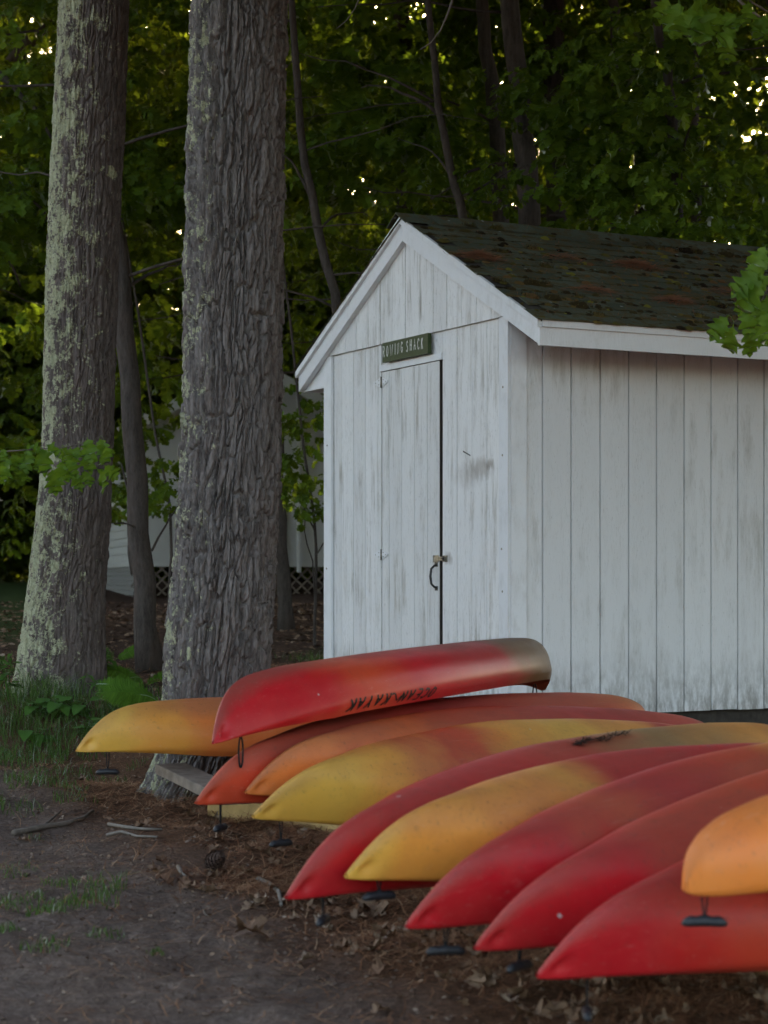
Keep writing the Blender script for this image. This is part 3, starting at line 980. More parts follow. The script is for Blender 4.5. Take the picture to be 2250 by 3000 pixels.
def kayak_grid(kind=0):
    """Grid of hull points (station, girth): x from the bow tip, z up to the keel (boat lies inverted)."""
    th = np.linspace(0, np.pi, KNT)
    t = np.linspace(0, 1, KNS)
    if kind == 0:
        D, B, S, bowk, bowb, tuck, L0 = 0.2988, 0.3594, 0.0808, 1.012, 1.588, 0.05, 3.55
        s = L0 * (t - 0.128 * np.sin(2 * np.pi * t))
        ks = np.array([0, .02, .05, .1, .16, .24, .36, .65, 1.3, 1.9, 2.5, 3.0, 3.3, 3.43, 3.50, 3.55])
        kz = [.03, .16, .31, .51, .68, .81, .90, .97, 1.0, 1.0, .99, .97, .93, .86, .70, .18]
        ks = np.where(ks < 1.3, ks * bowk * (1 - ks / 1.3) + ks * ks / 1.3, ks)
        bs = np.array([0, .02, .05, .1, .24, .5, .8, 1.2, 1.8, 2.4, 2.9, 3.2, 3.4, 3.5, 3.55])
        bz = np.array([.02, .06, .11, .18, .38, .64, .82, .95, 1.0, .96, .80, .60, .38, .22, .04])
        bs = np.where(bs < 1.8, bs * bowb * (1 - bs / 1.8) + bs * bs / 1.8, bs)
        es, ez = [0, .3, .8, 1.6, 2.8, 3.3, 3.55], [1.25, 1.3, 1.05, .85, .85, .8, .8]
        sc = (3.2 / 3.55, 0.9, 0.9)
        t0, t1 = 0.1, 0.6
    else:
        D, B, S, tuck, L0 = 0.25, 0.28, 0.08, 0.02, 3.0
        s = L0 * (t - 0.15 * np.sin(2 * np.pi * t))
        ks, kz = [0, .006, .02, .06, .12, .25, .5, 1, 2.2, 2.7, 2.9, 3.0], [.12, .3, .46, .6, .72, .84, .94, 1, 1, .92, .75, .3]
        bs, bz = [0, .006, .02, .06, .15, .4, .8, 1.3, 1.9, 2.5, 2.85, 3.0], [.01, .10, .17, .28, .43, .68, .9, 1, .98, .75, .4, .05]
        es, ez = [0, .5, 1.2, 3], [.95, 1.0, .9, .85]
        sc = (1, 1, 1)
        t0, t1 = 0.0, 0.3
    q_ = 3 if kind == 0 else 1
    k = sm(np.interp(s, ks, kz) * D, q_)
    b = sm(np.interp(s, bs, bz) * B, q_)
    e = sm(np.interp(s, es, ez), 6)
    g = S * (1 - (1 - np.clip(s, 0, 1))**2)
    h = np.maximum(k - g * np.minimum(1, k / D), 0.008)
    c, sn = np.cos(th), np.sin(th)
    P = np.zeros((KNS, KNT + 4, 3))
    for i in range(KNS):
        y = np.sign(c) * np.abs(c)**e[i] * b[i]
        z = k[i] - h[i] + sn**(e[i] * 0.9) * h[i]
        if kind == 0:    # pressed dent either side of the stem, close to the tip
            w = np.exp(-((s[i] - 0.058) / 0.022)**2)
            rel = sn**(e[i] * 0.9)
            y = y * (1 - 0.62 * w * np.exp(-((rel - 0.42) / 0.22)**2))
        P[i, 2:-2] = np.stack([np.full(KNT, s[i]), y, z], 1)
        dz = tuck * np.clip((s[i] - t0) / t1, 0, 1)
        for j, jj, fy, fz in ((1, 2, 0.955, 0.42), (0, 2, 0.86, 1.0), (-2, -3, 0.955, 0.42), (-1, -3, 0.86, 1.0)):
            P[i, j] = P[i, jj] * (1, fy, 1) - (0, 0, dz * fz)
    P *= np.array(sc)
    U = np.zeros((KNS, KNT + 4, 2))
    U[..., 0] = (s / L0)[:, None]
    U[:, 2:-2, 1] = sn[None, :]
    return P, U


HULL = {k: kayak_grid(k) for k in (0, 1)}


def hull_mesh(kind):
    P, U = HULL[kind]
    n, m = P.shape[:2]
    ix = np.arange(n * m).reshape(n, m)
    q = np.stack([ix[:-1, :-1], ix[:-1, 1:], ix[1:, 1:], ix[1:, :-1]], -1).reshape(-1, 4)
    ends = [list(ix[0]), list(ix[-1][::-1])]
    return mesh('hull', P.reshape(-1, 3), quads=q, polys=ends, uv=U.reshape(-1, 2), smooth=True)


def deck_mesh(kind):
    """The deck with its two foot wells and seat well, hidden underneath."""
    P, _ = HULL[kind]
    a, b = P[:, 0], P[:, -1]
    f = np.linspace(0, 1, 15)
    V = a[:, None, :] * (1 - f)[None, :, None] + b[:, None, :] * f[None, :, None]
    L = P[-1, 0, 0]
    u = V[..., 0] / L
    w = np.clip(1.15 - np.abs(f - 0.5)[None, :] * 3.2, 0, 1)
    well = 0.11 * np.exp(-((u - 0.55) / 0.11)**4) + 0.08 * np.exp(-((u - 0.32) / 0.08)**4) + 0.07 * np.exp(-((u - 0.82) / 0.07)**4)
    V[..., 2] += well * w * np.minimum(1, (P[:, P.shape[1] // 2, 2] / 0.2))[:, None]
    V[:, 1:-1, 2] += 0.004
    n, m = V.shape[:2]
    ix = np.arange(n * m).reshape(n, m)
    q = np.stack([ix[:-1, :-1], ix[1:, :-1], ix[1:, 1:], ix[:-1, 1:]], -1).reshape(-1, 4)
    return mesh('deck', V.reshape(-1, 3), quads=q, smooth=True)


def pose_matrix(X, D, H, yaw, pit, rol):
    cy, sy, cp, sp, cr, sr = math.cos(yaw), math.sin(yaw), math.cos(pit), math.sin(pit), math.cos(rol), math.sin(rol)
    cs = (cp * cy, cp * sy, sp)
    cz = (-cr * sp * cy - sr * sy, -cr * sp * sy + sr * cy, cr * cp)
    cyy = (sr * sp * cy - cr * sy, sr * sp * sy + cr * cy, -sr * cp)
    return Matrix(((cs[0], cyy[0], cz[0], X), (cs[1], cyy[1], cz[1], D), (cs[2], cyy[2], cz[2], CZ - H), (0, 0, 0, 1)))


def toggle(root, Mw, s, drop, ang, size=0.115, grip=True):
    """Carry toggle on a loop of cord, hanging plumb from the bow."""
    top = Mw @ Vector((s, 0, 0.0))
    inv = Mw.inverted()
    mb = MB()
    w = Vector((math.cos(ang), math.sin(ang), 0))
    for sg in (-1, 1):
        pts = [top + Vector((0, 0, 0.02)) + w * sg * 0.007, top + Vector((0, 0, -drop * 0.4)) + w * sg * 0.006, top + Vector((0, 0, -drop * 0.8)) + w * sg * 0.003, top + Vector((0, 0, -drop))]
        mb.tube([inv @ p for p in pts], 0.0026, 6)
    if not grip:
        lp = [top + Vector((0, 0, 0.01 - 0.06 * (1 - math.cos(a)))) + w * 0.012 * math.sin(a) for a in np.linspace(0, 2 * math.pi, 16)]
        mb = MB()
        mb.tube([inv @ p for p in lp], 0.0035, 6)
        obj('cord_loop', mb.mesh('cord_loop', True), M['cord'], root)
        return
    tg = None
    g = MB()
    n, kk = 17, 10
    d = Vector((-w.y, w.x, 0))
    rows = []
    for i in range(n):
        f = i / (n - 1) * 2 - 1
        prof = max(0.0, 1 - f**4)**0.5
        rib = 1 + 0.16 * math.cos(f * math.pi * 3.0)
        hu = 0.013 * prof * rib + 0.002
        hd = 0.011 * prof + 0.002
        dp = 0.013 * prof + 0.002
        cen = top + Vector((0, 0, -drop - 0.006 - 0.005 * f * f)) + w * (f * size / 2)
        for a in np.linspace(0, 2 * math.pi, kk, endpoint=False):
            rows.append(inv @ (cen + d * dp * math.cos(a) + Vector((0, 0, (hu if math.sin(a) > 0 else hd) * math.sin(a)))))
    q = [(i * kk + j, i * kk + (j + 1) % kk, (i + 1) * kk + (j + 1) % kk, (i + 1) * kk + j) for i in range(n - 1) for j in range(kk)]
    g.add(rows, quads=q, polys=[list(range(kk))[::-1], [(n - 1) * kk + j for j in range(kk)]])
    tg = obj('toggle', g.mesh('toggle', True), M['grip'], root)
    obj('cord', mb.mesh('cord', True), M['cord'], tg)


KAY = [
    # key, pose, kind, colour stops along the boat, toggle (s, drop, turn), label
    ('K0', (-1.455, 9.511, 0.795, 0.641, -0.045, -0.199), 0, [(0, YEL), (0.05, YEL), (0.13, YOR), (0.22, ORA), (0.5, ROR), (1, RED)], (0.17, 0.092, 0.1), 'farthest kayak, yellow fading to orange, bow in front of the pine trunk', 0.5, 0.3),
    ('KT', (-0.640, 7.543, 0.603, 1.098, 0.025, 0.166), 0, [(0, RED), (0.16, RED), (0.24, ROR), (0.40, RED), (0.62, DRD), (0.80, (0.17, 0.095, 0.04)), (1, (0.15, 0.10, 0.05))], None, 'red kayak with black lettering lying on top of the others by the shed', 0.62, 0.1),
    ('K1', (-0.717, 7.657, 0.839, 0.907, 0.012, -0.397), 0, [(0, ROR), (0.2, (0.57, 0.045, 0.022)), (0.5, RED), (0.8, ROR), (0.95, ORA), (1, OLV)], (0.14, 0.10, 1.25), 'brick red kayak directly under the topmost lettered kayak', 0.5, 0.8),
    ('K2', (-0.532, 7.701, 0.803, 0.846, -0.033, -0.465), 0, [(0, ORA), (0.08, ORA), (0.2, (0.66, 0.13, 0.035)), (0.4, ROR), (0.7, RED), (1, ROR)], None, 'orange kayak squeezed between the brick red and the bright yellow bows', 0.5, 1.0),
    ('K3', (-0.489, 7.481, 0.870, 0.838, -0.026, -0.563), 0, [(0, YEL), (0.07, YEL), (0.15, YOR), (0.26, ORA), (0.32, ROR), (0.42, YOR), (0.58, YEL), (0.72, YOR), (0.85, RED), (1, RED)], (0.15, 0.10, 0.75), 'bright yellow bowed kayak with an orange blush, fourth bow from the left', 0.40, 0.4),
    ('K4', (-0.285, 5.867, 0.919, 0.919, 0.033, -0.358), 0, [(0, RED), (0.25, RED), (0.5, (0.53, 0.035, 0.022)), (0.68, OLV), (0.85, YOR), (1, ORA)], (0.17, 0.085, 1.35), 'crimson kayak with an olive tail, left of the amber bow', 0.45, 0.4),
    ('K5', (-0.114, 5.871, 0.858, 0.783, -0.017, -0.469), 0, [(0, YEL), (0.05, YOR), (0.12, YOR), (0.22, (0.74, 0.26, 0.05)), (0.30, YOR), (0.40, RED), (0.7, RED), (1, RED)], (0.14, 0.06, 0.5), 'amber bowed kayak between two crimson ones, turning red astern', 0.42, 0.4),
    ('K6', (0.060, 5.568, 0.952, 0.744, 0.055, -0.478), 0, [(0, RED), (0.14, RED), (0.26, ROR), (0.36, RED), (0.5, ROR), (0.62, YOR), (0.8, OLV), (1, ROR)], (0.155, 0.085, 0.15), 'crimson kayak just right of the amber bow, orange amidships', 0.5, 0.2),
    ('K7', (0.243, 5.397, 0.981, 0.650, 0.077, -0.504), 0, [(0, RED), (0.1, RED), (0.25, (0.57, 0.045, 0.022)), (0.4, ROR), (0.55, RED), (0.8, ORA), (1, RED)], (0.16, 0.07, 0.9), 'speckled red kayak second from the near end of the row', 0.5, 1.0),
    ('K8', (0.392, 5.166, 1.011, 0.614, 0.048, -0.465), 0, [(0, RED), (0.08, RED), (0.22, (0.58, 0.055, 0.024)), (0.4, ROR), (0.6, RED), (1, RED)], (0.17, 0.115, 1.5), 'nearest red kayak of the row, under the round orange bow', 0.45, 0.2),
    ('K9', (0.744, 4.962, 0.763, 0.438, 0.064, -0.123), 1, [(0, (0.82, 0.25, 0.045)), (0.15, (0.82, 0.19, 0.02)), (0.4, ORA), (0.7, ROR), (1, RED)], (0.055, 0.072, -0.06), 'round nosed orange kayak stacked on the near end of the row', 0.3, 0.15),
    ('KX', (0.942, 5.364, 0.79, 0.438, 0.064, -0.123), 1, [(0, ROR), (0.3, (0.62, 0.06, 0.02)), (0.7, RED), (1, RED)], None, 'red kayak mostly hidden behind the round nosed orange one', 0.3, 0.2),
]
hm = {}
HULL_AT = {}
for k, (key, ps, kind, stops, tg, label, film, spots) in enumerate(KAY):
    root = empty('kayak')
    Mw = pose_matrix(*ps)
    root.matrix_world = Mw
    HULL_AT[key] = Mw
    tag(root, label, 'kayak', 'kayaks laid out upside down beside the shed')
    me = hull_mesh(kind) if kind not in hm else hm[kind].copy()
    if kind not in hm:
        hm[kind] = me.copy()
    obj('hull', me, m_hull('kayak_plastic', stops, k + 1, film, spots), root)
    dk = 'deck%d' % kind
    if dk not in hm:
        hm[dk] = deck_mesh(kind)
    obj('deck', hm[dk], M['deck'], root)
    if tg:
        toggle(root, Mw, tg[0], tg[1], tg[2])
    if key == 'KT':
        toggle(root, Mw, 0.20, 0.07, 0.9, grip=False)
        toggle(root, Mw, 3.10, 0.05, 0.5, grip=False)
        # lettering printed along the near gunwale, upside down like the boat
        P = HULL[0][0]
        ss = P[:, 0, 0]

        def surf(s, t):      # t: 0 at the lower edge, 1 a hand above the seam, near (-y local) side
            i = np.clip(np.searchsorted(ss, s) - 1, 0, KNS - 2)
            f = (s - ss[i]) / (ss[i + 1] - ss[i])
            row = P[i, ::-1] * (1 - f) + P[i + 1, ::-1] * f
            c_ = row[:5]
            d = np.concatenate([[0], np.cumsum(np.linalg.norm(np.diff(c_, axis=0), axis=1))])
            p = np.array([np.interp(t, d, c_[:, a]) for a in range(3)])
            n = np.cross(row[3] - row[0], [1, 0, 0])
            n = n / np.linalg.norm(n)
            if n[1] > 0:
                n = -n
            return p + n * 0.0025

        def px_of(p):
            w = Mw @ Vector(p)
            return PX0 + FPX * w.x / w.y

        sv = np.linspace(0.5, 2.9, 100)
        pxs = [px_of(surf(a, 0.03)) for a in sv]
        s_hi, s_lo = np.interp(1272, pxs, sv), np.interp(1015, pxs, sv)
        st_, lw_ = strokes('OCEAN  KAYAK', 0.048, 0.34, 0.35, 0.0, 0.7)
        kx = (s_hi - s_lo) / lw_
        for lt in st_:
            mb = MB()
            for st in lt:
                P2 = np.asarray(st, float)
                P2 = np.concatenate([np.linspace(P2[i], P2[i + 1], 5)[:-1] for i in range(len(P2) - 1)] + [P2[-1:]])
                v2, q = ribbon(P2, 0.0075)
                mb.add([surf(s_hi - a * kx, 0.068 - b) for a, b in v2], quads=q)
            obj('letter', mb, M['ink'], root)
        mb = MB()
        # swoosh between the words
        sw_ = [(0.435 + 0.10 * u_, 0.018 + 0.018 * math.sin(u_ * 5.5)) for u_ in np.linspace(0, 1, 14)]
        v2, q = ribbon([(a * lw_, b) for a, b in sw_], 0.006)
        mb.add([surf(s_hi - a * kx, 0.068 - b) for a, b in v2], quads=q)
        obj('logo_wave', mb, M['ink'], root)

# debris caught on the hulls
M['debris'] = m_plain('dark_wet_debris', (0.035, 0.025, 0.018), 0.9, 0.4, 50)


def on_hull(key, px, py):
    # nearest point of that hull on the line of sight
    Mw = HULL_AT[key]
    P = HULL[0][0].reshape(-1, 3)
    W = np.array([tuple(Mw @ Vector(p)) for p in P])
    a, b = PX0 + FPX * W[:, 0] / W[:, 1], PY0 - FPX * (W[:, 2] - CZ) / W[:, 1]
    k = np.argmin((a - px)**2 + (b - py)**2 + 400 * np.maximum(0, W[:, 1] - W[:, 1].min()))
    return W[k]


g = np.random.default_rng(31)
pts = np.array([on_hull('K4', px, py) for px, py in ((1690, 2180), (1725, 2176), (1760, 2168), (1800, 2160), (1850, 2152))])
n = 260
k = np.minimum(4 * g.random(n)**1.8, 3.99)
i0 = k.astype(int)
P = pts[i0] * (1 - (k - i0))[:, None] + pts[i0 + 1] * (k - i0)[:, None] + g.normal(0, 0.009, (n, 3)) * np.array([1, 1, 0.3]) + np.array([0, 0, 0.008])
th = g.uniform(0, 6.28, n)
mb = MB()
needles(mb, P, g.uniform(0.015, 0.06, n), 0.004, np.stack([np.cos(th), np.sin(th), g.normal(0, 0.15, n)], 1), np.broadcast_to(np.array([0, 0, 1.0]), P.shape))
tag(obj('debris', mb, M['debris']), 'dark streak of needles and dirt lying on the crimson olive-tailed kayak', 'debris', kind='stuff')

# timbers that carry the bows
M['old_wood_and_shade'] = m_plain('weathered_plank_and_shade', (0.20, 0.165, 0.135), 0.9, 0.3, 14, 0.2, 0.4)
M['new_wood'] = m_plain('yellow_pine_timber', (0.42, 0.29, 0.12), 0.85, 0.25, 10, 0.2, 0.4)


def timber(name, a, b, w, h, mat, label, legs=(0.15, 0.85)):
    a, b = np.asarray(a, float), np.asarray(b, float)
    d = b - a
    L = np.linalg.norm(d)
    rot = math.atan2(d[1], d[0])
    tilt = -math.asin(d[2] / L)
    root = empty(name, tuple(a), (0, tilt, rot))
    bm = MB().box((0, -w / 2, -h), (L, w / 2, 0))
    o = obj('beam', bm, mat, root)
    bv = o.modifiers.new('bevel', 'BEVEL')
    bv.width = 0.006
    bv.segments = 2
    for f in legs:
        p = a + d * f
        g = float(gz(p[0], p[1]))
        hh = p[2] - h - g + 0.05
        obj('block', MB().box((f * L - 0.09, -w * 0.45, -h - hh), (f * L + 0.09, w * 0.45, -h - 0.001)), M['skid'], root)
    return tag(root, label, 'timber', 'timbers under the kayaks')


timber('timber', at(500, 2236, 9.95), at(690, 2326, 9.15), 0.16, 0.05, M['old_wood_and_shade'], 'grey weathered plank end against the foot of the pine trunk', ())


def ground_timber(pa, pb, label, h=0.13, sink=0.03):
    a, b = on_ground(*pa), on_ground(*pb)
    a[2] += h - sink
    b[2] += h - sink
    return timber('timber', a, b, 0.14, h, M['new_wood'], label, ())


ground_timber((640, 2392), (1100, 2462), 'pale yellow timber lying under the yellow bowed kayak')
ground_timber((1300, 2620), (2450, 2890), 'pale yellow timber under the near end of the row')

# ------------------------------------------------------------------ foliage
def oak_half(pts):
    return pts


OAK = [(0.012, 0.0), (0.014, 0.08), (0.07, 0.13), (0.20, 0.19), (0.19, 0.235), (0.145, 0.26), (0.29, 0.35), (0.335, 0.42), (0.26, 0.425), (0.18, 0.45),
       (0.31, 0.55), (0.385, 0.66), (0.29, 0.64), (0.185, 0.655), (0.25, 0.76), (0.26, 0.86), (0.18, 0.81), (0.115, 0.82), (0.085, 0.91), (0.0, 1.0)]
OAK_S = [(0.01, 0.0), (0.06, 0.12), (0.21, 0.22), (0.14, 0.28), (0.33, 0.43), (0.17, 0.46), (0.37, 0.67), (0.17, 0.66), (0.24, 0.85), (0.0, 1.0)]
KITE = [(0.0, 0.0), (0.24, 0.38), (0.20, 0.62), (0.0, 1.0)]
OVAL = [(0.01, 0.0), (0.02, 0.10), (0.13, 0.22), (0.22, 0.42), (0.20, 0.62), (0.11, 0.82), (0.0, 1.0)]


def leaf_template(half, fold=0.25, droop=0.35, seed=0, ripple=0.0):
    """Leaf blade along +y, face up +z, folded on the midrib and drooping to the tip."""
    h = np.array(half)
    n = len(h)
    r = np.random.default_rng(seed)
    mid = np.stack([np.zeros(n), h[:, 1], np.zeros(n)], 1)
    L = np.stack([-h[:, 0], h[:, 1], h[:, 0] * fold], 1)
    Rr = np.stack([h[:, 0], h[:, 1], h[:, 0] * fold], 1)
    v = np.concatenate([mid, L, Rr])
    if ripple:
        v[:, 2] += ripple * np.sin(v[:, 1] * 13 + 3 * v[:, 0] + seed) * np.abs(v[:, 0])
        v[:, 0] += 0.10 * r.uniform(-1, 1) * v[:, 1]**2
    v[:, 2] -= droop * v[:, 1]**2 * 0.5
    t = []
    for i in range(n - 1):
        for o_, fl in ((n, 1), (2 * n, 0)):
            a, b, c_, d_ = i, i + 1, o_ + i + 1, o_ + i
            if fl:
                t += [(a, b, c_), (a, c_, d_)]
            else:
                t += [(a, c_, b), (a, d_, c_)]
    t = [x for x in t if not (np.linalg.norm(np.cross(v[x[1]] - v[x[0]], v[x[2]] - v[x[0]])) < 1e-7)]
    used = sorted({i for x in t for i in x})
    mp = {i: k for k, i in enumerate(used)}
    return v[used], np.array([[mp[i] for i in x] for x in t])


def scatter(tv, tf, pos, Y, Z, sc):
    """Copies of a template: +y along Y, face towards Z."""
    Y = Y / (np.linalg.norm(Y, axis=1)[:, None] + 1e-9)
    Z = Z - Y * (Y * Z).sum(1)[:, None]
    Z /= np.linalg.norm(Z, axis=1)[:, None] + 1e-9
    X = np.cross(Y, Z)
    v = tv[None, :, 0:1] * X[:, None, :] + tv[None, :, 1:2] * Y[:, None, :] + tv[None, :, 2:3] * Z[:, None, :]
    v = v * sc[:, None, None] + pos[:, None, :]
    f = tf[None] + (np.arange(len(pos)) * len(tv))[:, None, None]
    return v.reshape(-1, 3), f.reshape(-1, 3)


def crown_mesh(name, n_spray, per, r, h, size, half, seed, layers=0.0, shell=0.35, face=0.0):
    """Leaves in drooping whorls at twig ends, spread through an uneven ellipsoid of radius r and half-height h."""
    g = np.random.default_rng(seed)
    d = g.normal(size=(n_spray * 3, 3))
    d /= np.linalg.norm(d, axis=1)[:, None]
    rad = (shell + (1 - shell) * g.random(len(d)))**0.6
    c = d * rad[:, None] * np.array([r, r, h])
    keep = vnoise(c[:, 0] * 1.1 + seed, c[:, 1] * 1.1, c[:, 2] * 1.6, seed) > -0.12
    c = c[keep][:n_spray]
    if layers:
        c[:, 2] = np.round(c[:, 2] / layers) * layers + g.normal(0, layers * 0.16, len(c))
    n = len(c)
    out = c[:, :2] / (np.linalg.norm(c[:, :2], axis=1)[:, None] + 1e-6)
    az0 = np.arctan2(out[:, 1], out[:, 0])
    az = az0[:, None] + np.linspace(-1.9, 1.9, per)[None] + g.normal(0, 0.35, (n, per))
    el = g.normal(-0.45 - 0.25 * (face > 0), 0.35, (n, per))
    Y = np.stack([np.cos(az) * np.cos(el), np.sin(az) * np.cos(el), np.sin(el)], -1).reshape(-1, 3)
    Z = np.array([0, -face, 1.0]) + g.normal(0, 0.35, (n * per, 3))
    pos = np.repeat(c, per, 0) + Y * 0.25 * size + g.normal(0, size * 0.25, (n * per, 3))
    sc = size * g.uniform(0.65, 1.2, n * per)
    V, Fc = [], []
    k = 0
    tpl = [leaf_template(half, f, dr, s, 0.3) for s, (f, dr) in enumerate(((0.25, 0.3), (0.5, 0.7), (0.1, 1.0)))]
    grp = g.integers(0, 3, n * per)
    for i, (tv, tf) in enumerate(tpl):
        s_ = grp == i
        v, f = scatter(tv, tf, pos[s_], Y[s_], Z[s_], sc[s_])
        V.append(v)
        Fc.append(f + k)
        k += len(v)
    return mesh(name, np.concatenate(V), tris=np.concatenate(Fc))


def limb_path(a, b, sag=0.0, n=8, wob=0.05, seed=0):
    g = np.random.default_rng(seed)
    t = np.linspace(0, 1, n)[:, None]
    p = np.asarray(a)[None] * (1 - t) + np.asarray(b)[None] * t
    L = np.linalg.norm(np.asarray(b) - np.asarray(a))
    p[1:-1] += np.cumsum(g.normal(0, wob * L / n, (n - 2, 3)), 0)
    p[:, 2] += sag * 4 * (t * (1 - t))[:, 0]
    return p


# ---- the two big trunks
def big_trunk(name, depth, edges, label, cell, amp, seed, mat, flare=(0.0, 3, 0.0), h_top=9.0, ntheta=330, dz=0.0075, lobes=0.15):
    E = np.array(edges) * np.array([1.3562] * 3)     # rows: (py, px_left, px_right)
    hz = CZ - (E[:, 0] - PY0) / FPX * depth
    cx = (E[:, 1] + E[:, 2]) / 2
    cx = (cx - PX0) / FPX * depth
    rr = (E[:, 2] - E[:, 1]) / 2 / FPX * depth
    o = np.argsort(hz)
    hz, cx, rr = hz[o], cx[o], rr[o]
    top_vis = hz[-1] + 0.5
    zs = np.concatenate([np.arange(hz[0] - 0.12, top_vis, dz), np.arange(top_vis, h_top + CZ, 0.06)])
    k = (cx[-1] - cx[-2]) / (hz[-1] - hz[-2]) * 0.5
    C = np.interp(zs, hz, cx) + np.where(zs > hz[-1], (zs - hz[-1]) * k, 0)
    Rr = np.interp(zs, hz, rr) * np.where(zs > hz[-1], np.maximum(0.35, 1 - 0.08 * (zs - hz[-1])), 1)
    for _ in range(60):
        C[1:-1] = (C[:-2] + 2 * C[1:-1] + C[2:]) / 4
        Rr[1:-1] = (Rr[:-2] + 2 * Rr[1:-1] + Rr[2:]) / 4
    th = np.linspace(0, 2 * np.pi, ntheta, endpoint=False)
    T, Zg = np.meshgrid(th, zs)
    Rm = np.mean(rr)
    A = T * Rm
    wrap = max(8, int(round(2 * np.pi * Rm / cell[0])))
    cxn = T / (2 * np.pi) * wrap
    X1, Y1 = np.cos(T), np.sin(T)
    warp = 0.9 * fbm(X1 * 1.7, Y1 * 1.7, Zg * 2.2, 3, seed) 
    warp2 = 0.35 * vnoise(X1 * 6, Y1 * 6, Zg * 9, seed + 9)
    f1, f2, cid = voronoi2(cxn + warp + warp2, Zg / cell[1] + 0.8 * vnoise(X1 * 3, Y1 * 3, Zg * 3, seed + 4) + 0.3 * warp2, seed, wrap)
    fw_ = 1.0 / (cell[0] * 0.8) * Rm
    bx, by = X1 * fw_ + 0.5 * warp, Y1 * fw_ + 0.6 * warp2
    braid = np.abs(vnoise(bx, by, Zg * 2.0, seed + 5) + 0.30 * vnoise(bx * 2.3, by * 2.3, Zg * 6, seed + 15) + 0.12 * vnoise(X1 * 50, Y1 * 50, Zg * 30, seed + 16))
    fur = np.maximum(np.clip((0.15 - braid) / 0.09, 0, 1), 0.9 * np.clip((0.12 - (f2 - f1)) / 0.08, 0, 1))
    fl = vnoise(X1 * 16, Y1 * 16, Zg * 12, seed + 2) * 0.45 + vnoise(X1 * 42, Y1 * 42, Zg * 26, seed + 3) * 0.32 + vnoise(X1 * 70, Y1 * 70, Zg * 55, seed + 13) * 0.16
    f3, f4, cid2 = voronoi2(cxn * 1.7 + 0.5 * warp, Zg / (cell[1] * 0.42) + warp2, seed + 31, 0)
    step = 0.30 * (cid2 - 0.5) - 0.22 * np.clip(1 - (f4 - f3) / 0.12, 0, 1)
    ter = 4.0 * (0.5 + 0.5 * vnoise(X1 * fw_ * 1.3, Y1 * fw_ * 1.3, Zg * 7, seed + 41) + 0.22 * vnoise(X1 * 45, Y1 * 45, Zg * 40, seed + 42))
    tf_ = ter - np.floor(ter)
    step = step + 0.28 * ((np.floor(ter) + np.clip((tf_ - 0.75) / 0.25, 0, 1)) / 4.0 - 0.5)      # flaky layers
    disp = amp * ((1 - fur) * (0.75 + 0.4 * cid + step + 0.30 * fl) + 0.12 * fl) - amp * 0.75
    g = np.clip((hz[0] + 0.75 - Zg) / 0.75, 0, 1)**2
    lob = flare[0] * g * (0.5 + 0.5 * np.cos(flare[1] * T + flare[2]))
    rad = Rr[:, None] * (1 + lob) * (1 + 0.02 * np.cos(2 * T + 1.0) + lobes * 0.12 * np.cos(3 * T + Zg)) + disp
    V = np.stack([C[:, None] + rad * X1, depth + rad * Y1, Zg], -1)
    nz = len(zs)
    ix = np.arange(nz * ntheta).reshape(nz, ntheta)
    nxt = np.roll(ix, -1, 1)
    q = np.stack([ix[:-1], nxt[:-1], nxt[1:], ix[1:]], -1).reshape(-1, 4)
    root = empty(name, (C[0], depth, zs[0] + 0.12))
    V[..., 0] -= C[0]
    V[..., 1] -= depth
    V[..., 2] -= zs[0] + 0.12
    obj('trunk', mesh('trunk', V.reshape(-1, 3), quads=q, smooth=True), mat, root)
    return tag(root, label, 'tree'), np.array([C[-1] - C[0], 0, zs[-1] - zs[0] - 0.12]), Rr[-1]


M['bark1'] = m_bark('lichen_bark', (0.045, 0.035, 0.031), (0.17, 0.138, 0.125), 0.95, (0.23, 0.055), 0.085, (30, 30, 5))
M['bark2'] = m_bark('furrowed_bark', (0.040, 0.034, 0.032), (0.225, 0.198, 0.185), 0.92, (0.24, 0.045), 0.022, (24, 24, 5))
tree1, top1, r1 = big_trunk('oak_tree', 13.4, [(0, 128, 275), (250, 117, 268), (500, 105, 258), (750, 99, 250), (1000, 92, 243), (1130, 80, 236), (1250, 64, 228), (1400, 46, 222), (1470, 36, 222), (1500, 28, 226)],
                            'big lichen crusted trunk at the left edge of the clearing', (0.034, 0.22), 0.018, 3, M['bark1'], (0.10, 4, 0.5))
tree2, top2, r2 = big_trunk('pine_tree', 10.8, [(0, 418, 617), (250, 411, 612), (500, 405, 608), (750, 401, 606), (1000, 398, 602), (1130, 386, 596), (1250, 375, 590), (1400, 362, 580), (1500, 354, 566), (1600, 350, 548), (1680, 330, 530), (1750, 292, 520)],
                            'thick furrowed pine trunk in front of the white cottage', (0.039, 0.26), 0.038, 8, M['bark2'], (0.22, 5, 2.6), ntheta=400)
CR_FAR = [crown_mesh('crown', 480, 7, 2.7, 2.4, 0.22, KITE, 100 + i, 0.5) for i in range(3)]
CR_SAP = [crown_mesh('crown', 30, 7, 0.75, 0.6, 0.17, OAK_S, 230 + i, 0.28, 0.1, 0.9) for i in range(4)]
CR_TOP = [crown_mesh('crown', 1000, 7, 2.8, 2.6, 0.24, KITE, 130 + i, 0.0) for i in range(2)]
CR_MID = [crown_mesh('crown', 170, 8, 2.3, 1.9, 0.20, OAK_S, 200 + i, 0.42, 0.3, 0.8) for i in range(4)]
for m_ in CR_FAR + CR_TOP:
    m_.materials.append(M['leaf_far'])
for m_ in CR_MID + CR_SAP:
    m_.materials.append(M['leaf_mid'])


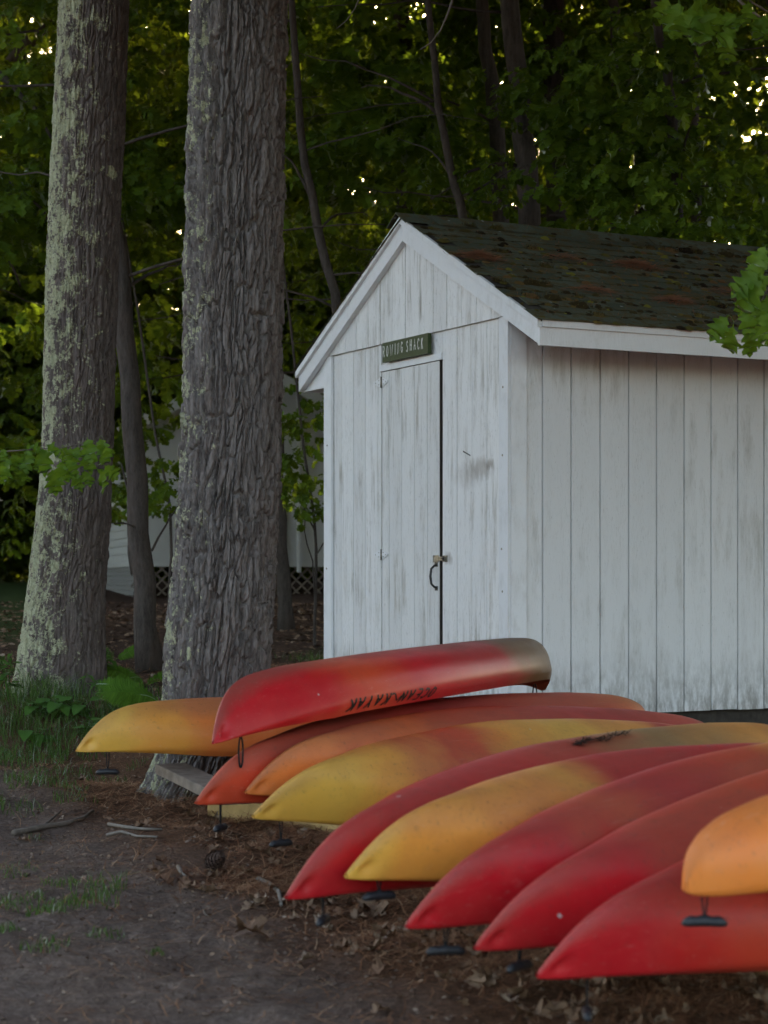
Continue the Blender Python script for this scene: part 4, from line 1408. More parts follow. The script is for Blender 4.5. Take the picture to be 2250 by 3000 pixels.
def shade_crowns(root, top, spots, seed, r=1.0):
    """Unseen limbs and leaf masses added above the two old trees to shade the clearing: spots are world (x, y, z)."""
    g = np.random.default_rng(seed)
    b = np.array(root.location)
    for i, e in enumerate(spots):
        e = np.array(e) - b
        s = top - np.array([0, 0, g.uniform(0.2, 2.2)])
        mb = MB().tube(limb_path(s, e, 0.3, 8, 0.08, seed + i), np.linspace(0.10, 0.02, 8), 7)
        obj('limb', mb.mesh('limb', True), M['bark_far'], root)
        obj('crown', CR_TOP[i % 2], None, root, tuple(e), (0, 0, g.uniform(0, 6)), (r, r, r * 0.7))


shade_crowns(tree1, top1, [(-3, 15.5, 9), (-1.6, 13, 9.5)], 41, 1.1)
shade_crowns(tree2, top2, [(-1, 8, 8.0), (1.6, 8.5, 7.6), (4.0, 9.5, 7.6), (0.8, 6.0, 7.4), (2.9, 6, 7.2), (5.2, 6.8, 7.0), (1.0, 11.5, 8.4), (3.2, 12.8, 8.6), (5.6, 10.5, 7.4), (4.6, 4.0, 6.6), (-0.6, 10.6, 9.4), (2.4, 10.2, 9.2), (0.4, 7.0, 9.4), (2.2, 4.6, 9.0), (4.2, 8.0, 9.2), (3.4, 2.4, 8.0)], 51, 1.1)  # unseen crowns added overhead to cut the light from above


def tree(name, path, r0, r1, label, cat='tree', group=None, crowns=(), limbs=(), mat='bark_far', k=9):
    """A tree of the wood: tapered trunk through world points, limbs, and leaf masses (x, y, z, mesh, scale)."""
    P = np.asarray(path, float)
    base = P[0].copy()
    t = np.linspace(0, 1, len(P))
    tt = np.linspace(0, 1, 14)
    Q = np.stack([np.interp(tt, t, P[:, i]) for i in range(3)], 1)
    Q[1:-1, :2] = (Q[:-2, :2] + 2 * Q[1:-1, :2] + Q[2:, :2]) / 4
    Q[1:-1, 0] += 0.25 * r0 * np.array([jit(1) for _ in range(12)])
    rad = np.linspace(r0, r1, 14)
    rad[0] *= 1.35
    root = empty(name, tuple(base))
    obj('trunk', MB().tube(Q - base, rad, k).mesh('trunk', True), M[mat], root)
    if group == GRP and r0 > 0.04:
        for j in range(5):
            zl = random.uniform(3.0, 6.8)
            p0 = np.array([np.interp(zl, Q[:, 2], Q[:, 0]), base[1], zl])
            sg = 1 if j % 2 else -1
            limbs = list(limbs) + [(p0, p0 + np.array([sg * random.uniform(0.8, 2.0), jit(0.6), random.uniform(-0.25, 0.5)]), min(0.014, r0 * random.uniform(0.15, 0.3)))]
    for a, b, ra in limbs:
        obj('limb', MB().tube(limb_path(np.asarray(a) - base, np.asarray(b) - base, 0.08, 8, 0.10, random.randrange(999)), np.linspace(ra, ra * 0.25, 8), 6).mesh('limb', True), M[mat], root)
    for x, y, z, me, sc in crowns:
        obj('crown', me, None, root, (x - base[0], y - base[1], z - base[2]), (0, 0, random.uniform(0, 6.28) if me in CR_FAR or me in CR_TOP else jit(0.6)), (sc, sc, sc * 0.85))
    return tag(root, label, cat, group)


def trunk_px(y, pts, down=True):
    """Trunk path from photograph pixels (displayed scale 1659) at depth y, from the ground up past the frame."""
    w = [at(a * 1.3562, b * 1.3562, y) for a, b in pts]
    w = sorted(w, key=lambda p: p[2])
    d = w[-1] - w[-2]
    w.append(w[-1] + d / np.linalg.norm(d) * 3.5)
    b0 = w[0].copy()
    g = gz(b0[0], b0[1])
    if b0[2] > g:
        sl = (w[1] - w[0])
        sl = sl / max(sl[2], 0.1)
        b0 = b0 - sl * 0.3 * (b0[2] - g)
        b0[2] = g - 0.05
        w.insert(0, b0)
    return w


def cr(px, py, y, m, sc):
    p = at(px * 1.3562, py * 1.3562, y)
    return (p[0], p[1], p[2], m, sc)


GRP = 'trees of the wood behind the shed'
m0, m1, m2, m3 = CR_MID
q0, q1, q2, q3 = CR_SAP
def d2(px, py, y):
    return at(px * 1.3562, py * 1.3562, y)


tree('wood_tree', trunk_px(16.5, [(1106, 0), (1125, 250), (1146, 480)]), 0.105, 0.07, 'thickest dark trunk rising straight behind the middle of the shed roof', group=GRP,
     crowns=[cr(1290, 20, 20.5, m0, 0.8), cr(1000, -140, 21, m1, 1.0), cr(1285, 190, 15.6, q0, 0.85), cr(1320, 310, 15.4, q2, 0.9), cr(1290, 415, 15.5, q3, 0.8), cr(1380, 110, 16, q1, 1.0), cr(1090, 215, 15.9, q1, 0.35), cr(1080, 395, 15.8, q0, 0.4)],
     limbs=[(d2(1125, 357, 16.5), d2(930, 430, 16.0), 0.022), (d2(1120, 300, 16.5), d2(1260, 250, 15.6), 0.014)])
tree('wood_tree', trunk_px(18.5, [(1040, 0), (1062, 200), (1075, 330)]), 0.085, 0.05, 'leaning trunk just left of the thickest trunk behind the roof', group=GRP, crowns=[cr(930, 120, 23, m3, 1.0)])
tree('wood_tree', trunk_px(22, [(868, 0), (872, 200)]), 0.11, 0.08, 'broad blurred trunk behind the sunlit gap above the gable', group=GRP, crowns=[cr(780, 300, 26, CR_FAR[0], 0.9)])
tree('sapling', trunk_px(15, [(630, 0), (650, 300), (683, 480), (728, 660)]), 0.042, 0.022, 'slender bent sapling rising right of the pine trunk', group=GRP, crowns=[cr(760, 420, 19.2, m1, 0.6), cr(705, 60, 17, q2, 1.1), cr(780, 260, 17.5, q3, 1.2), cr(680, 330, 17, q0, 1.0)],
     limbs=[(d2(668, 420, 15), d2(600, 330, 15), 0.014), (d2(690, 500, 15), d2(800, 470, 15.6), 0.012)])
tree('sapling', trunk_px(15.8, [(925, 0), (950, 250), (983, 400), (1000, 470)]), 0.042, 0.022, 'thin forked sapling above the gable peak', group=GRP, crowns=[cr(860, 360, 19.5, m3, 0.65), cr(890, 220, 16.5, q1, 1.1), cr(990, 340, 17.4, q2, 0.6)],
     limbs=[(d2(950, 250, 15.8), d2(780, 190, 16), 0.018), (d2(975, 380, 15.8), d2(860, 300, 16.2), 0.012)])
tree('wood_tree', trunk_px(15.5, [(1430, 60), (1448, 200), (1458, 320), (1466, 510)]), 0.05, 0.032, 'slim dark trunk behind the right part of the roof', group=GRP, crowns=[cr(1370, 250, 15.1, q0, 1.0), cr(1410, 160, 15.2, q3, 0.9), cr(1590, 440, 14.8, q1, 1.0), cr(1370, 430, 15.2, q2, 0.9), cr(1500, 500, 14.6, q0, 0.8), cr(1560, 300, 15.9, q3, 0.9)],
     limbs=[(d2(1462, 380, 15.5), d2(1505, 250, 15.3), 0.016), (d2(1458, 280, 15.5), d2(1370, 235, 15.2), 0.012), (d2(1464, 430, 15.5), d2(1590, 430, 14.9), 0.010)])
tree('wood_tree', trunk_px(19, [(1325, -20), (1332, 60), (1330, 300)]), 0.055, 0.04, 'slim trunk between the thickest trunk and the bright sky gaps', group=GRP, crowns=[cr(1300, 60, 21, m2, 0.8)])
tree('wood_tree', trunk_px(20, [(1498, 0), (1503, 300)]), 0.055, 0.045, 'thin dark trunk right of the slim one, against the bright gaps', group=GRP, crowns=[cr(1640, 330, 22, m3, 0.9), cr(1600, 560, 20, m1, 0.7)])
tree('wood_tree', trunk_px(21, [(1195, 0), (1205, 480)]), 0.13, 0.10, 'wide grey trunk half hidden right of the thickest trunk', group=GRP, crowns=[cr(1200, 330, 22.5, m1, 0.8)])
tree('sapling', trunk_px(15, [(246, 440), (262, 640), (284, 900), (308, 1200), (325, 1450)]), 0.088, 0.06, 'smooth curved young trunk between the two big trunks', group=GRP, mat='bark_far',
     crowns=[cr(335, 110, 18, m0, 0.7), cr(345, 400, 18.5, m2, 0.5), cr(20, 430, 18, m3, 0.8), cr(30, 160, 17, m1, 0.9)],
     limbs=[(d2(322, 1180, 15), d2(240, 1130, 14.8), 0.012), (d2(328, 1190, 14.9), d2(400, 1090, 15.4), 0.010), (d2(288, 1240, 15), d2(262, 1000, 15.2), 0.022), (d2(262, 640, 15), d2(400, 560, 15.5), 0.016)])
tree('wood_tree', trunk_px(20, [(596, 900), (605, 1100), (618, 1370)]), 0.075, 0.05, 'dark trunk half hidden by the right side of the pine', group=GRP, crowns=[cr(650, 620, 23, m2, 0.6)])
tree('sapling', trunk_px(17.5, [(668, 1030), (683, 1150), (680, 1380)]), 0.016, 0.01, 'wispy sapling with yellow green leaves between pine and shed', group=GRP, crowns=[cr(660, 990, 17.5, q0, 0.75), cr(685, 1070, 17.2, q2, 0.5), cr(640, 900, 17.8, q3, 0.55)],
     limbs=[(d2(680, 1290, 17.5), d2(640, 1060, 17.3), 0.008), (d2(682, 1150, 17.5), d2(610, 1090, 17.3), 0.008), (d2(682, 1200, 17.5), d2(735, 1170, 17.3), 0.008)])
tree('sapling', trunk_px(18, [(352, 1000), (372, 1120), (366, 1300)]), 0.016, 0.01, 'leafy maple sapling in front of the cottage wall', group=GRP, crowns=[cr(375, 1060, 17.4, q3, 0.5), cr(282, 1075, 17.8, q2, 0.4)])
# the left hand background: dark boughs
tree('wood_tree', trunk_px(18.5, [(-120, 0), (-100, 500), (-90, 1200)]), 0.12, 0.08, 'tree whose dark boughs reach in from the left edge', group=GRP,
     crowns=[cr(10, 700, 20, m2, 1.0), cr(20, 60, 19, m0, 1.0), cr(40, 930, 21, CR_MID[3], 0.8), cr(-60, 380, 20, m1, 1.0)],
     limbs=[(at(-100 * 1.3562, 120 * 1.3562, 18.5), at(112 * 1.3562, 300 * 1.3562, 17.5), 0.055), (at(-95 * 1.3562, 350 * 1.3562, 18.5), at(105 * 1.3562, 480 * 1.3562, 18), 0.035), (at(-95 * 1.3562, 430 * 1.3562, 18.5), at(45 * 1.3562, 620 * 1.3562, 18), 0.035)])
# unseen trees added beside the frame; their tops shade the wood from above
for i, (x, y, z) in enumerate(((-6.5, 17, 10), (-4, 19.5, 10.5), (-1.2, 18, 10.2), (1.6, 17.2, 10), (4.2, 18, 10.2), (7, 16.5, 10), (-5.5, 22.5, 11.5), (-2.6, 22.5, 11.5), (0.4, 22, 11.3), (3, 22, 11.3), (6, 21.5, 11.2), (8.5, 20, 10.5), (-8.5, 19, 10.5), (5, 14.5, 9.2))):
    x1, y1 = x + 0.6 * math.sin(i * 2.1), y + 0.8
    if -1125 / FPX * y1 - 0.3 < x1 < 1125 / FPX * y1 + 0.3:
        x1 = (-1 if x1 < 0 else 1) * (1125 / FPX * y1 + 0.6 + 0.2 * (i % 3))
    zg = float(gz(x1, y1))
    tree('wood_tree', [(x1, y1, zg - 0.05), (x1 * 0.9 + x * 0.1, y1, z * 0.6), (x, y, z + 0.5)], 0.13, 0.04, 'unseen tall tree added to shade the edge of the wood', group='unseen trees added to shade the wood', crowns=[(x, y, z, CR_TOP[i % 2], 1.15)], k=7)
# deep wood: rows of trees
g = np.random.default_rng(99)
spots = []
for row, (yy, n, dx) in enumerate(((25, 9, 2.8), (34, 10, 3.4), (42, 9, 3.6), (50, 11, 4.4))):
    for i in range(n):
        x = (i - (n - 1) / 2) * dx + g.uniform(-0.9, 0.9) + (0.9 if row % 2 else -0.4)
        y = yy + g.uniform(-2.0, 2.0)
        if -6.2 < x < 0.8 and y < 36:      # where the cottage stands
            y += 13 if row == 0 else 6
        spots.append((x, y))
for i in range(26):
    x, y = -19 + (i % 13) * 3.0 + g.uniform(-0.6, 0.6), 53 + 8 * (i // 13) + g.uniform(-1.5, 1.5)
    z0 = float(gz(x, y))
    o = empty('shrub', (x, y, z0))
    obj('stems', MB().tube([(0, 0, -0.05), (0.1, 0, 0.8), (0.15, 0.1, 1.6)], [0.05, 0.03, 0.01], 6), M['bark_far'], o)
    obj('foliage', CR_FAR[i % 3], None, o, (0, 0, 1.6), (0, 0, g.uniform(0, 6)), (0.95, 0.95, 0.85))
    tag(o, 'low dark shrub closing the view at the back of the wood', 'shrub', 'shrubs at the back of the wood')
for x, y in spots:
    z0 = float(gz(x, y))
    front = y < 30
    H = g.uniform(14, 17) if front else (g.uniform(11, 14) if y < 39 else g.uniform(5, 8))
    lean = g.uniform(-0.5, 0.5)
    cs = []
    hs = list(np.arange(2.0, H, 2.3)) if front else list(np.arange(1.4, H, 2.2))
    for hz_ in hs:
        dense = hz_ > 7.5 if front else (hz_ < 6.5 or x < 0)
        cs.append((x + lean * hz_ / H + g.uniform(-1.1, 1.1), y + g.uniform(-1, 1), z0 + hz_ + g.uniform(-0.4, 0.4), CR_TOP[int(g.integers(0, 2))] if dense else CR_FAR[int(g.integers(0, 3))], g.uniform(0.75, 1.1)))
    if front and x < 1.0:
        cs = [c_ for c_ in cs if c_[2] > 5.5]
    tree('wood_tree', [(x, y, z0 - 0.05), (x + lean * 0.5, y, z0 + H * 0.5), (x + lean, y, z0 + H)], g.uniform(0.09, 0.17), 0.04, 'dark leafy tree deep in the wood behind the shed', group='trees deep in the wood', crowns=cs, k=7)

# ------------------------------------------------------------------ the cottage among the trees
M['clap'] = m_paint('cottage_clapboard', (0.60, 0.60, 0.59), 0.2, (5, 5, 3), False)
M['cot_roof'] = m_plain('cottage_shingles', (0.07, 0.068, 0.068), 0.95, 0.35, 18, 0.1)
M['glass'] = m_plain('dark_window_glass', (0.02, 0.022, 0.025), 0.12, 0.1, 5, 0.6)
CA = R(15)
CB = at(387, 1750, 28.0)
cot = empty('cottage', (CB[0], CB[1], CB[2]), (0, 0, CA))
tag(cot, 'white clapboard cottage with lattice skirting, half hidden behind the pine', 'cottage')
CWd, CLn, CE, CRg, CSk = 3.4, 4.0, 2.42, 3.30, 0.50      # width, length, eave, ridge, skirting height above its ground
core = obj('wall', MB().prism([(0, CSk), (CLn, CSk), (CLn, CE), (0, CE)], 0.03, CWd).prism([(0.02, 0), (0.03, 0), (0.03, 0.01), (0.02, 0.01)], 0, 0.01), M['clap'], cot)
gab = MB().add([(0.02, 0.03, CE), (CWd, 0.03, CE), (CWd / 2, 0.03, CRg), (0.02, 0.1, CE), (CWd, 0.1, CE), (CWd / 2, 0.1, CRg)], tris=[(0, 1, 2), (3, 5, 4)])
obj('gable', gab, M['clap'], cot)
rowh = 0.115
nrow = int((CRg - CSk) / rowh)
for i in range(nrow):
    z = CSk + i * rowh
    zt = z + rowh + 0.006
    if zt < CE + 0.02:
        x0, x1 = 0.0, CWd
    else:
        f = (zt - CE) / (CRg - CE)
        x0, x1 = f * CWd / 2, CWd - f * CWd / 2
    if x1 - x0 < 0.1:
        continue
    # front (gable) course: thick at the butt
    obj('clapboard', MB().add([(x0, 0.004, z), (x1, 0.004, z), (x1, 0.024, zt), (x0, 0.024, zt), (x0, 0.029, z), (x1, 0.029, z)], quads=[(0, 1, 2, 3), (4, 5, 1, 0)]), M['clap'], core)
    if zt < CE + 0.02:
        obj('clapboard', MB().add([(0.004, 0.03, z), (0.004, CLn, z), (0.024, CLn, zt), (0.024, 0.03, zt), (0.029, 0.03, z), (0.029, CLn, z)], quads=[(0, 3, 2, 1), (4, 0, 1, 5)]), M['clap'], core)
obj('corner_trim', MB().box((-0.015, -0.012, CSk), (0.07, 0.0035, CE)).box((-0.015, 0.004, CSk), (0.0035, 0.09, CE)), M['clap'], cot)
ov = 0.32
sl = (CRg - CE) / (CWd / 2)
for sg, nm in ((-1, 'left'), (1, 'right')):
    xe = CWd / 2 + sg * (CWd / 2 + ov)
    ze = CE - sl * ov
    xm = CWd / 2
    zt = CRg + 0.05
    v = [(xe, -0.25, ze + 0.05), (xm, -0.25, zt), (xm, CLn + 0.25, zt), (xe, CLn + 0.25, ze + 0.05)]
    v += [(a, b, c_ - 0.06) for a, b, c_ in v]
    f_ = [(0, 1, 2, 3), (4, 7, 6, 5), (0, 4, 5, 1), (1, 5, 6, 2), (2, 6, 7, 3), (3, 7, 4, 0)]
    obj('roof_slope', MB().add(v, quads=f_), M['cot_roof'], cot)
    v = [(xe, -0.275, ze + 0.045), (xm, -0.275, zt - 0.005), (xm, -0.255, zt - 0.005), (xe, -0.255, ze + 0.045)]
    v += [(a, b, c_ - 0.17) for a, b, c_ in v]
    obj('rake_board', MB().add(v, quads=f_), M['clap'], cot)
    obj('fascia_board', MB().box((min(xe, xe - sg * 0.02) + sg * 0.021, -0.27, ze - 0.11), (max(xe, xe - sg * 0.02) + sg * 0.021, CLn + 0.2, ze + 0.03)), M['clap'], cot)


def lattice(w, h, along, parent, pitch, mat=None):
    mb = MB()
    n = int((w + h) / pitch) + 1
    for lay, sgn in ((0.0, 1), (0.012, -1)):
        for i in range(n):
            a = i * pitch
            p0, p1 = (a, 0.0), (a - h, h)
            if p1[0] < 0:
                p1 = (0.0, a)
            if p0[0] > w:
                p0 = (w, a - w)
            if p1[1] <= p0[1]:
                continue
            q0, q1 = (p0, p1) if sgn > 0 else ((w - p0[0], p0[1]), (w - p1[0], p1[1]))
            d = np.array(q1) - np.array(q0)
            nn = np.array([-d[1], d[0]]) / np.linalg.norm(d) * 0.018
            c_ = [np.array(q0) - nn, np.array(q0) + nn, np.array(q1) + nn, np.array(q1) - nn]
            vv = [along(c0[0], max(0, min(h, c0[1])), lay) for c0 in c_] + [along(c0[0], max(0, min(h, c0[1])), lay + 0.008) for c0 in c_]
            mb.add(vv, quads=[(0, 1, 2, 3), (4, 7, 6, 5), (0, 4, 5, 1), (2, 6, 7, 3), (1, 5, 6, 2), (3, 7, 4, 0)])
    return tag(obj('lattice', mb, mat or M['clap'], parent), kind='stuff')


lattice(CLn, CSk - 0.06, lambda a, b, l: (0.01 + l, a, b + 0.02), cot, 0.14)
lattice(CWd, CSk - 0.06, lambda a, b, l: (a, 0.01 + l, b + 0.02), cot, 0.16, M['old_wood_and_shade'])  # front lattice in darker brown, colour standing in for its shade
obj('lattice_rail', MB().box((-0.004, 0.0, CSk - 0.07), (0.05, CLn, CSk - 0.002)).box((0.055, -0.004, CSk - 0.07), (CWd, 0.05, CSk - 0.002)), M['clap'], cot)
wnd = obj('window', MB().box((-0.02, 0.55, 1.28), (0.02, 0.60, 2.05)).box((-0.02, 1.25, 1.28), (0.02, 1.30, 2.05)).box((-0.02, 0.60, 2.0), (0.02, 1.25, 2.05)).box((-0.02, 0.60, 1.28), (0.02, 1.25, 1.33)).box((-0.015, 0.60, 1.64), (0.015, 1.25, 1.68)), M['clap'], cot)
obj('pane', MB().box((-0.004, 0.6, 1.33), (0.003, 1.25, 2.0)), M['glass'], wnd)
obj('porch_post', MB().box((0.52, -0.85, -0.05), (0.58, -0.79, 0.86)), M['clap'], cot)
obj('porch_rail', MB().add([(0.40, -0.86, 0.80), (0.40, -0.78, 0.80), (0.75, -0.86, 1.0), (0.75, -0.78, 1.0), (0.40, -0.86, 0.87), (0.40, -0.78, 0.87), (0.75, -0.86, 1.07), (0.75, -0.78, 1.07)], quads=[(0, 1, 3, 2), (4, 6, 7, 5), (0, 4, 5, 1), (2, 3, 7, 6), (0, 2, 6, 4), (1, 5, 7, 3)]), M['clap'], cot)
obj('downpipe', MB().tube([(2.36, -0.07, 0.35), (2.36, -0.07, 2.75), (2.36, -0.02, 2.85)], 0.035, 10), M['clap'], cot)
obj('shutter_panel', MB().box((2.02, -0.05, 0.32), (2.18, -0.01, 1.25)), M['clap'], cot)

# ------------------------------------------------------------------ leafy oak branches that reach into the frame
LEAF = []
for s, (fo, dr) in enumerate(((0.22, 0.5), (0.45, 0.9), (0.10, 0.25), (0.30, 1.3))):
    tv, tf = leaf_template(OAK, fo, dr, s + 1, 0.5)
    LEAF.append(mesh('leaf', tv, tris=tf, smooth=True))
    LEAF[-1].materials.append(M['leaf_near'])


def leaf_matrix(p, d, up, sc):
    y = Vector(d).normalized()
    z = Vector(up)
    z = (z - y * z.dot(y)).normalized()
    x = y.cross(z)
    m_ = Matrix((x, y, z)).transposed().to_4x4()
    return Matrix.Translation(Vector(p)) @ m_ @ Matrix.Scale(sc, 4)


def branch(name, path, r, leaves, label, group='oak branches reaching into the frame'):
    """path: world points of the twig; leaves: (px, py, depth, screen angle deg of the tip, length m, tilt)."""
    root = empty(name, tuple(path[0]))
    b = np.asarray(path[0])
    P = np.asarray(path) - b
    obj('twig', MB().tube(P, np.linspace(r, r * 0.4, len(P)), 6).mesh('twig', True), M['twig'], root)
    for i, (px, py, y, ang, L, tilt) in enumerate(leaves):
        p = at(px, py, y) - b
        a = R(ang)
        d = np.array([math.cos(a), 0.45 * tilt, -math.sin(a)])
        up = np.array([0.25 * math.sin(i * 2.3), -1.0, 0.75 + 0.5 * math.cos(i * 1.7)])
        o = obj('leaf', LEAF[i % 4], None, root)
        o.matrix_local = leaf_matrix(p, d, up, L)
        # petiole back to the twig
        k = np.argmin(np.linalg.norm(P - p, axis=1))
        mid = (p + P[k]) / 2 + np.array([0, 0, 0.01])
        obj('petiole', MB().tube([P[k], mid, p], 0.0012, 4), M['leaf_near'], root)
    return tag(root, label, 'branch', group)


s4 = 360 / 1659      # pixels of the left-branch close-up
lv = []
for i, (cx_, cy_, ang, ln) in enumerate(((330, 300, 10, 240), (240, 400, 110, 350), (50, 330, 95, 200), (560, 320, 70, 330), (400, 330, 100, 330), (800, 500, 75, 300), (850, 290, 85, 250), (950, 310, 90, 330),
                                         (1180, 190, 80, 330), (1130, 330, 70, 330), (1340, 190, 75, 330), (1420, 300, 80, 300), (700, 600, 80, 370), (1000, 640, 75, 280), (1130, 620, 70, 250), (1300, 600, 50, 330), (1400, 560, 45, 300),
                                         (900, 480, 60, 250), (1050, 300, 95, 200), (150, 470, 120, 330), (-40, 500, 80, 330), (300, 560, 85, 270), (520, 460, 95, 200), (620, 290, 20, 220))):
    px, py = cx_ * s4, 1240 + cy_ * s4
    lv.append((px, py, 12.0 + 0.25 * math.sin(i * 2.1) + (0.2 if cy_ > 540 else 0), ang, ln * s4 / FPX * 12.0 * 1.08, math.sin(i * 1.3)))
branch('oak_branch', [at(-160, 1330, 12.1), at(-20, 1325, 12.1), at(80, 1318, 12.05), at(180, 1312, 12.0), at(250, 1296, 12.0), at(300, 1280, 12.0)], 0.006, lv, 'oak branch of bright green leaves crossing the lichened trunk')
s5 = 400 / 1659
lv = []
for i, (cx_, cy_, ang, ln) in enumerate(((1640, 150, 120, 430), (1700, 330, 150, 480), (1560, 480, 145, 470), (1600, 560, 125, 480), (1560, 800, 110, 400), (1380, 950, 85, 330), (1180, 1010, 130, 380), (1240, 1120, 100, 450),
                                         (1420, 1150, 80, 400), (1560, 980, 70, 380), (1640, 760, 90, 450), (1500, 1050, 60, 330), (1720, 900, 100, 400), (1680, 520, 140, 400), (1480, 700, 120, 400), (1750, 1050, 95, 350))):
    px, py = 1850 + cx_ * s5, 680 + cy_ * s5
    lv.append((px, py, 8.6 + 0.15 * math.sin(i * 1.9), ang, ln * s5 / FPX * 8.6 * 1.0, math.sin(i * 1.1)))
ob = branch('oak_tree', [at(2420, 640, 8.7), at(2330, 740, 8.7), at(2270, 810, 8.65), at(2230, 880, 8.6), at(2180, 920, 8.6), at(2150, 945, 8.6)], 0.005, lv, 'oak with large leaves hanging over the eave at the right edge')
ob['category'] = 'tree'
rb = np.array(ob.location)
obj('trunk', MB().tube(np.array([(5.4, 8.2, float(gz(5.4, 8.2)) - 0.1), (5.3, 8.2, 3.0), (5.45, 8.1, 6.5), (5.3, 8.0, 9.5)]) - rb, [0.28, 0.21, 0.17, 0.09], 12).mesh('trunk', True), M['bark_far'], ob)
for i, e in enumerate([(8.2, 9.5, 4.6), (8.2, 7.0, 7.0), (7.4, 3.0, 7.2), (5.8, 8.5, 8.8), (5.2, 4.0, 8.6), (8.5, 11.0, 4.5)]):  # unseen crowns added to block skylight from the right
    e = np.array(e) - rb
    obj('limb', MB().tube(limb_path(np.array((5.35, 8.15, 4.5)) - rb, e, 0.3, 8, 0.06, 300 + i), np.linspace(0.09, 0.02, 8), 6).mesh('limb', True), M['bark_far'], ob)
    obj('crown', CR_TOP[i % 2], None, ob, tuple(e), (0, 0, i * 1.3), (0.95, 0.95, 0.8))
obj('limb', MB().tube(limb_path(np.array((5.35, 8.15, 4.2)) - rb, np.zeros(3), 0.3, 8, 0.04, 333), np.linspace(0.05, 0.006, 8), 6).mesh('limb', True), M['bark_far'], ob)
s6 = 800 / 1659
lv = []
for i, (cx_, cy_, ang, ln) in enumerate(((1120, 0, 105, 190), (1060, -20, 120, 150), (1190, 30, 95, 190), (1250, 40, 80, 200), (1330, 20, 85, 170), (1420, 190, 95, 170), (1470, 170, 140, 150), (1580, 90, 75, 130), (1640, 80, 100, 150),
                                         (1130, 80, 100, 130), (1400, 60, 70, 140), (1200, -30, 60, 160), (1540, 0, 90, 140), (1300, 90, 110, 120), (1700, 60, 100, 160))):
    px, py = 1450 + cx_ * s6, cy_ * s6
    lv.append((px, py, 10.0 + 0.2 * math.sin(i * 1.9), ang, ln * s6 / FPX * 10.0 * 1.2, math.sin(i * 1.7)))
branch('oak_branch', [at(2430, 90, 10.1), at(2260, 40, 10.0), at(2200, 5, 10.0), at(2130, -25, 10.0), at(2050, -20, 10.0), at(1990, -10, 10.0)], 0.006, lv, 'oak branch dangling leaves into the top right corner')
for pts, y, r_, lab in (([(1325, 0), (1312, 40), (1290, 90), (1262, 125), (1232, 145)], 12.5, 0.0065, 'pale bare twig dangling right of the top centre'),
                        ([(1052, -5), (1040, 25), (1015, 60), (985, 85)], 12.5, 0.004, 'thin pale twig dangling left of the top centre'),
                        ([(2155, -10), (2180, 15), (2220, 45), (2262, 75)], 10.5, 0.010, 'grey dead branch crossing the top right corner')):
    P = np.array([at(a, b, y) for a, b in pts])
    tp = P[0] + np.array([0.05, 0.1, 0.9])
    o = obj('bare_twig', MB().tube(np.concatenate([[tp], P]), np.linspace(r_ * 1.3, r_ * 0.4, len(P) + 1), 6).mesh('bare_twig', True), M['bare_twig'])
    tag(o, lab, 'twig', 'bare twigs at the top of the frame')

# ------------------------------------------------------------------ litter on the ground
M['dry_leaf'] = None
t = NT('dry_oak_leaf')
rnd = t.n('ObjectInfo').outputs['Random']
isl = t.n('NewGeometry').outputs['Random Per Island']
c = t.ramp(t.math('FRACT', t.math('ADD', rnd, isl)), [(0, (0.13, 0.068, 0.04)), (0.45, (0.21, 0.128, 0.08)), (0.8, (0.29, 0.20, 0.135)), (1, (0.38, 0.30, 0.23))])
n_ = t.noise(t.coord(), 25, 4, 0.6)
c = t.mix(t.ramp(n_, [(0.4, 0.0), (0.75, 0.5)]), c, (0.10, 0.06, 0.04))
M['dry_leaf'] = t.principled(c, 0.85, t.bump(n_, 0.4, 0.01), 0.15)
DRY = []
for s in range(6):
    tv, tf = leaf_template(OAK, 0.35, 0.2, s + 20, 0.4)
    tv = tv - np.array([0, 0.5, 0])
    gg = np.random.default_rng(s)
    a_, b_ = gg.uniform(0.6, 2.2), gg.uniform(-1, 1)
    tv[:, 2] += a_ * 0.5 * (tv[:, 0] + 0.3 * b_ * tv[:, 1])**2 + 0.5 * gg.uniform(-1, 1.2) * tv[:, 1]**2 + 0.10 * np.sin(tv[:, 1] * 9 + s * 2) * np.abs(tv[:, 0] + 0.2)
    tv[:, 2] -= tv[:, 2].min()
    me = mesh('fallen_leaf', tv, tris=tf, smooth=True)
    me.materials.append(M['dry_leaf'])
    DRY.append(me)


def needle_mask(x, y):
    e = x + 0.41 * y - 2.72 + 0.30 * vnoise(x * 1.6, y * 1.6, 0, 66)
    return e


c5 = 1125 / 1659
named = [(1075 * c5, 1900 + 1148 * c5, 0.085, 'pale fallen leaf standing out on the bare sand'),
         (1090 * c5, 1900 + 1260 * c5, 0.17, 'large curled oak leaf lying on the sand in the foreground'),
         (345 * c5, 1900 + 577 * c5, 0.10, 'lone fallen leaf below the farthest kayak bow'),
         (108 * c5, 1900 + 838 * c5, 0.075, 'fallen leaf among twigs at the left on the sand'),
         (1600 * c5, 1900 + 1150 * c5, 0.16, 'flat brown oak leaf between the crimson and amber bows')]
for i, (px, py, L, lab) in enumerate(named):
    p = on_ground(px, py)
    o = obj('fallen_leaf', DRY[i % 6], None, None, (p[0], p[1], p[2] + 0.008), (jit(0.25), jit(0.25), random.uniform(0, 6.28)), L)
    tag(o, lab, 'leaf', 'fallen leaves')
lp = [(705, 1025), (830, 1040), (905, 1060), (930, 1000), (1180, 940), (1310, 1150), (1430, 1130), (1500, 1120), (1620, 1310), (1030, 990), (820, 730), (855, 805), (1330, 1370), (480, 742), (615, 775), (1395, 1165), (1140, 900), (1270, 1180), (1110, 1110), (925, 880), (700, 930), (1210, 885)]
lp = [(a * c5, 1900 + b * c5) for a, b in lp]
c9 = 1250 / 1659
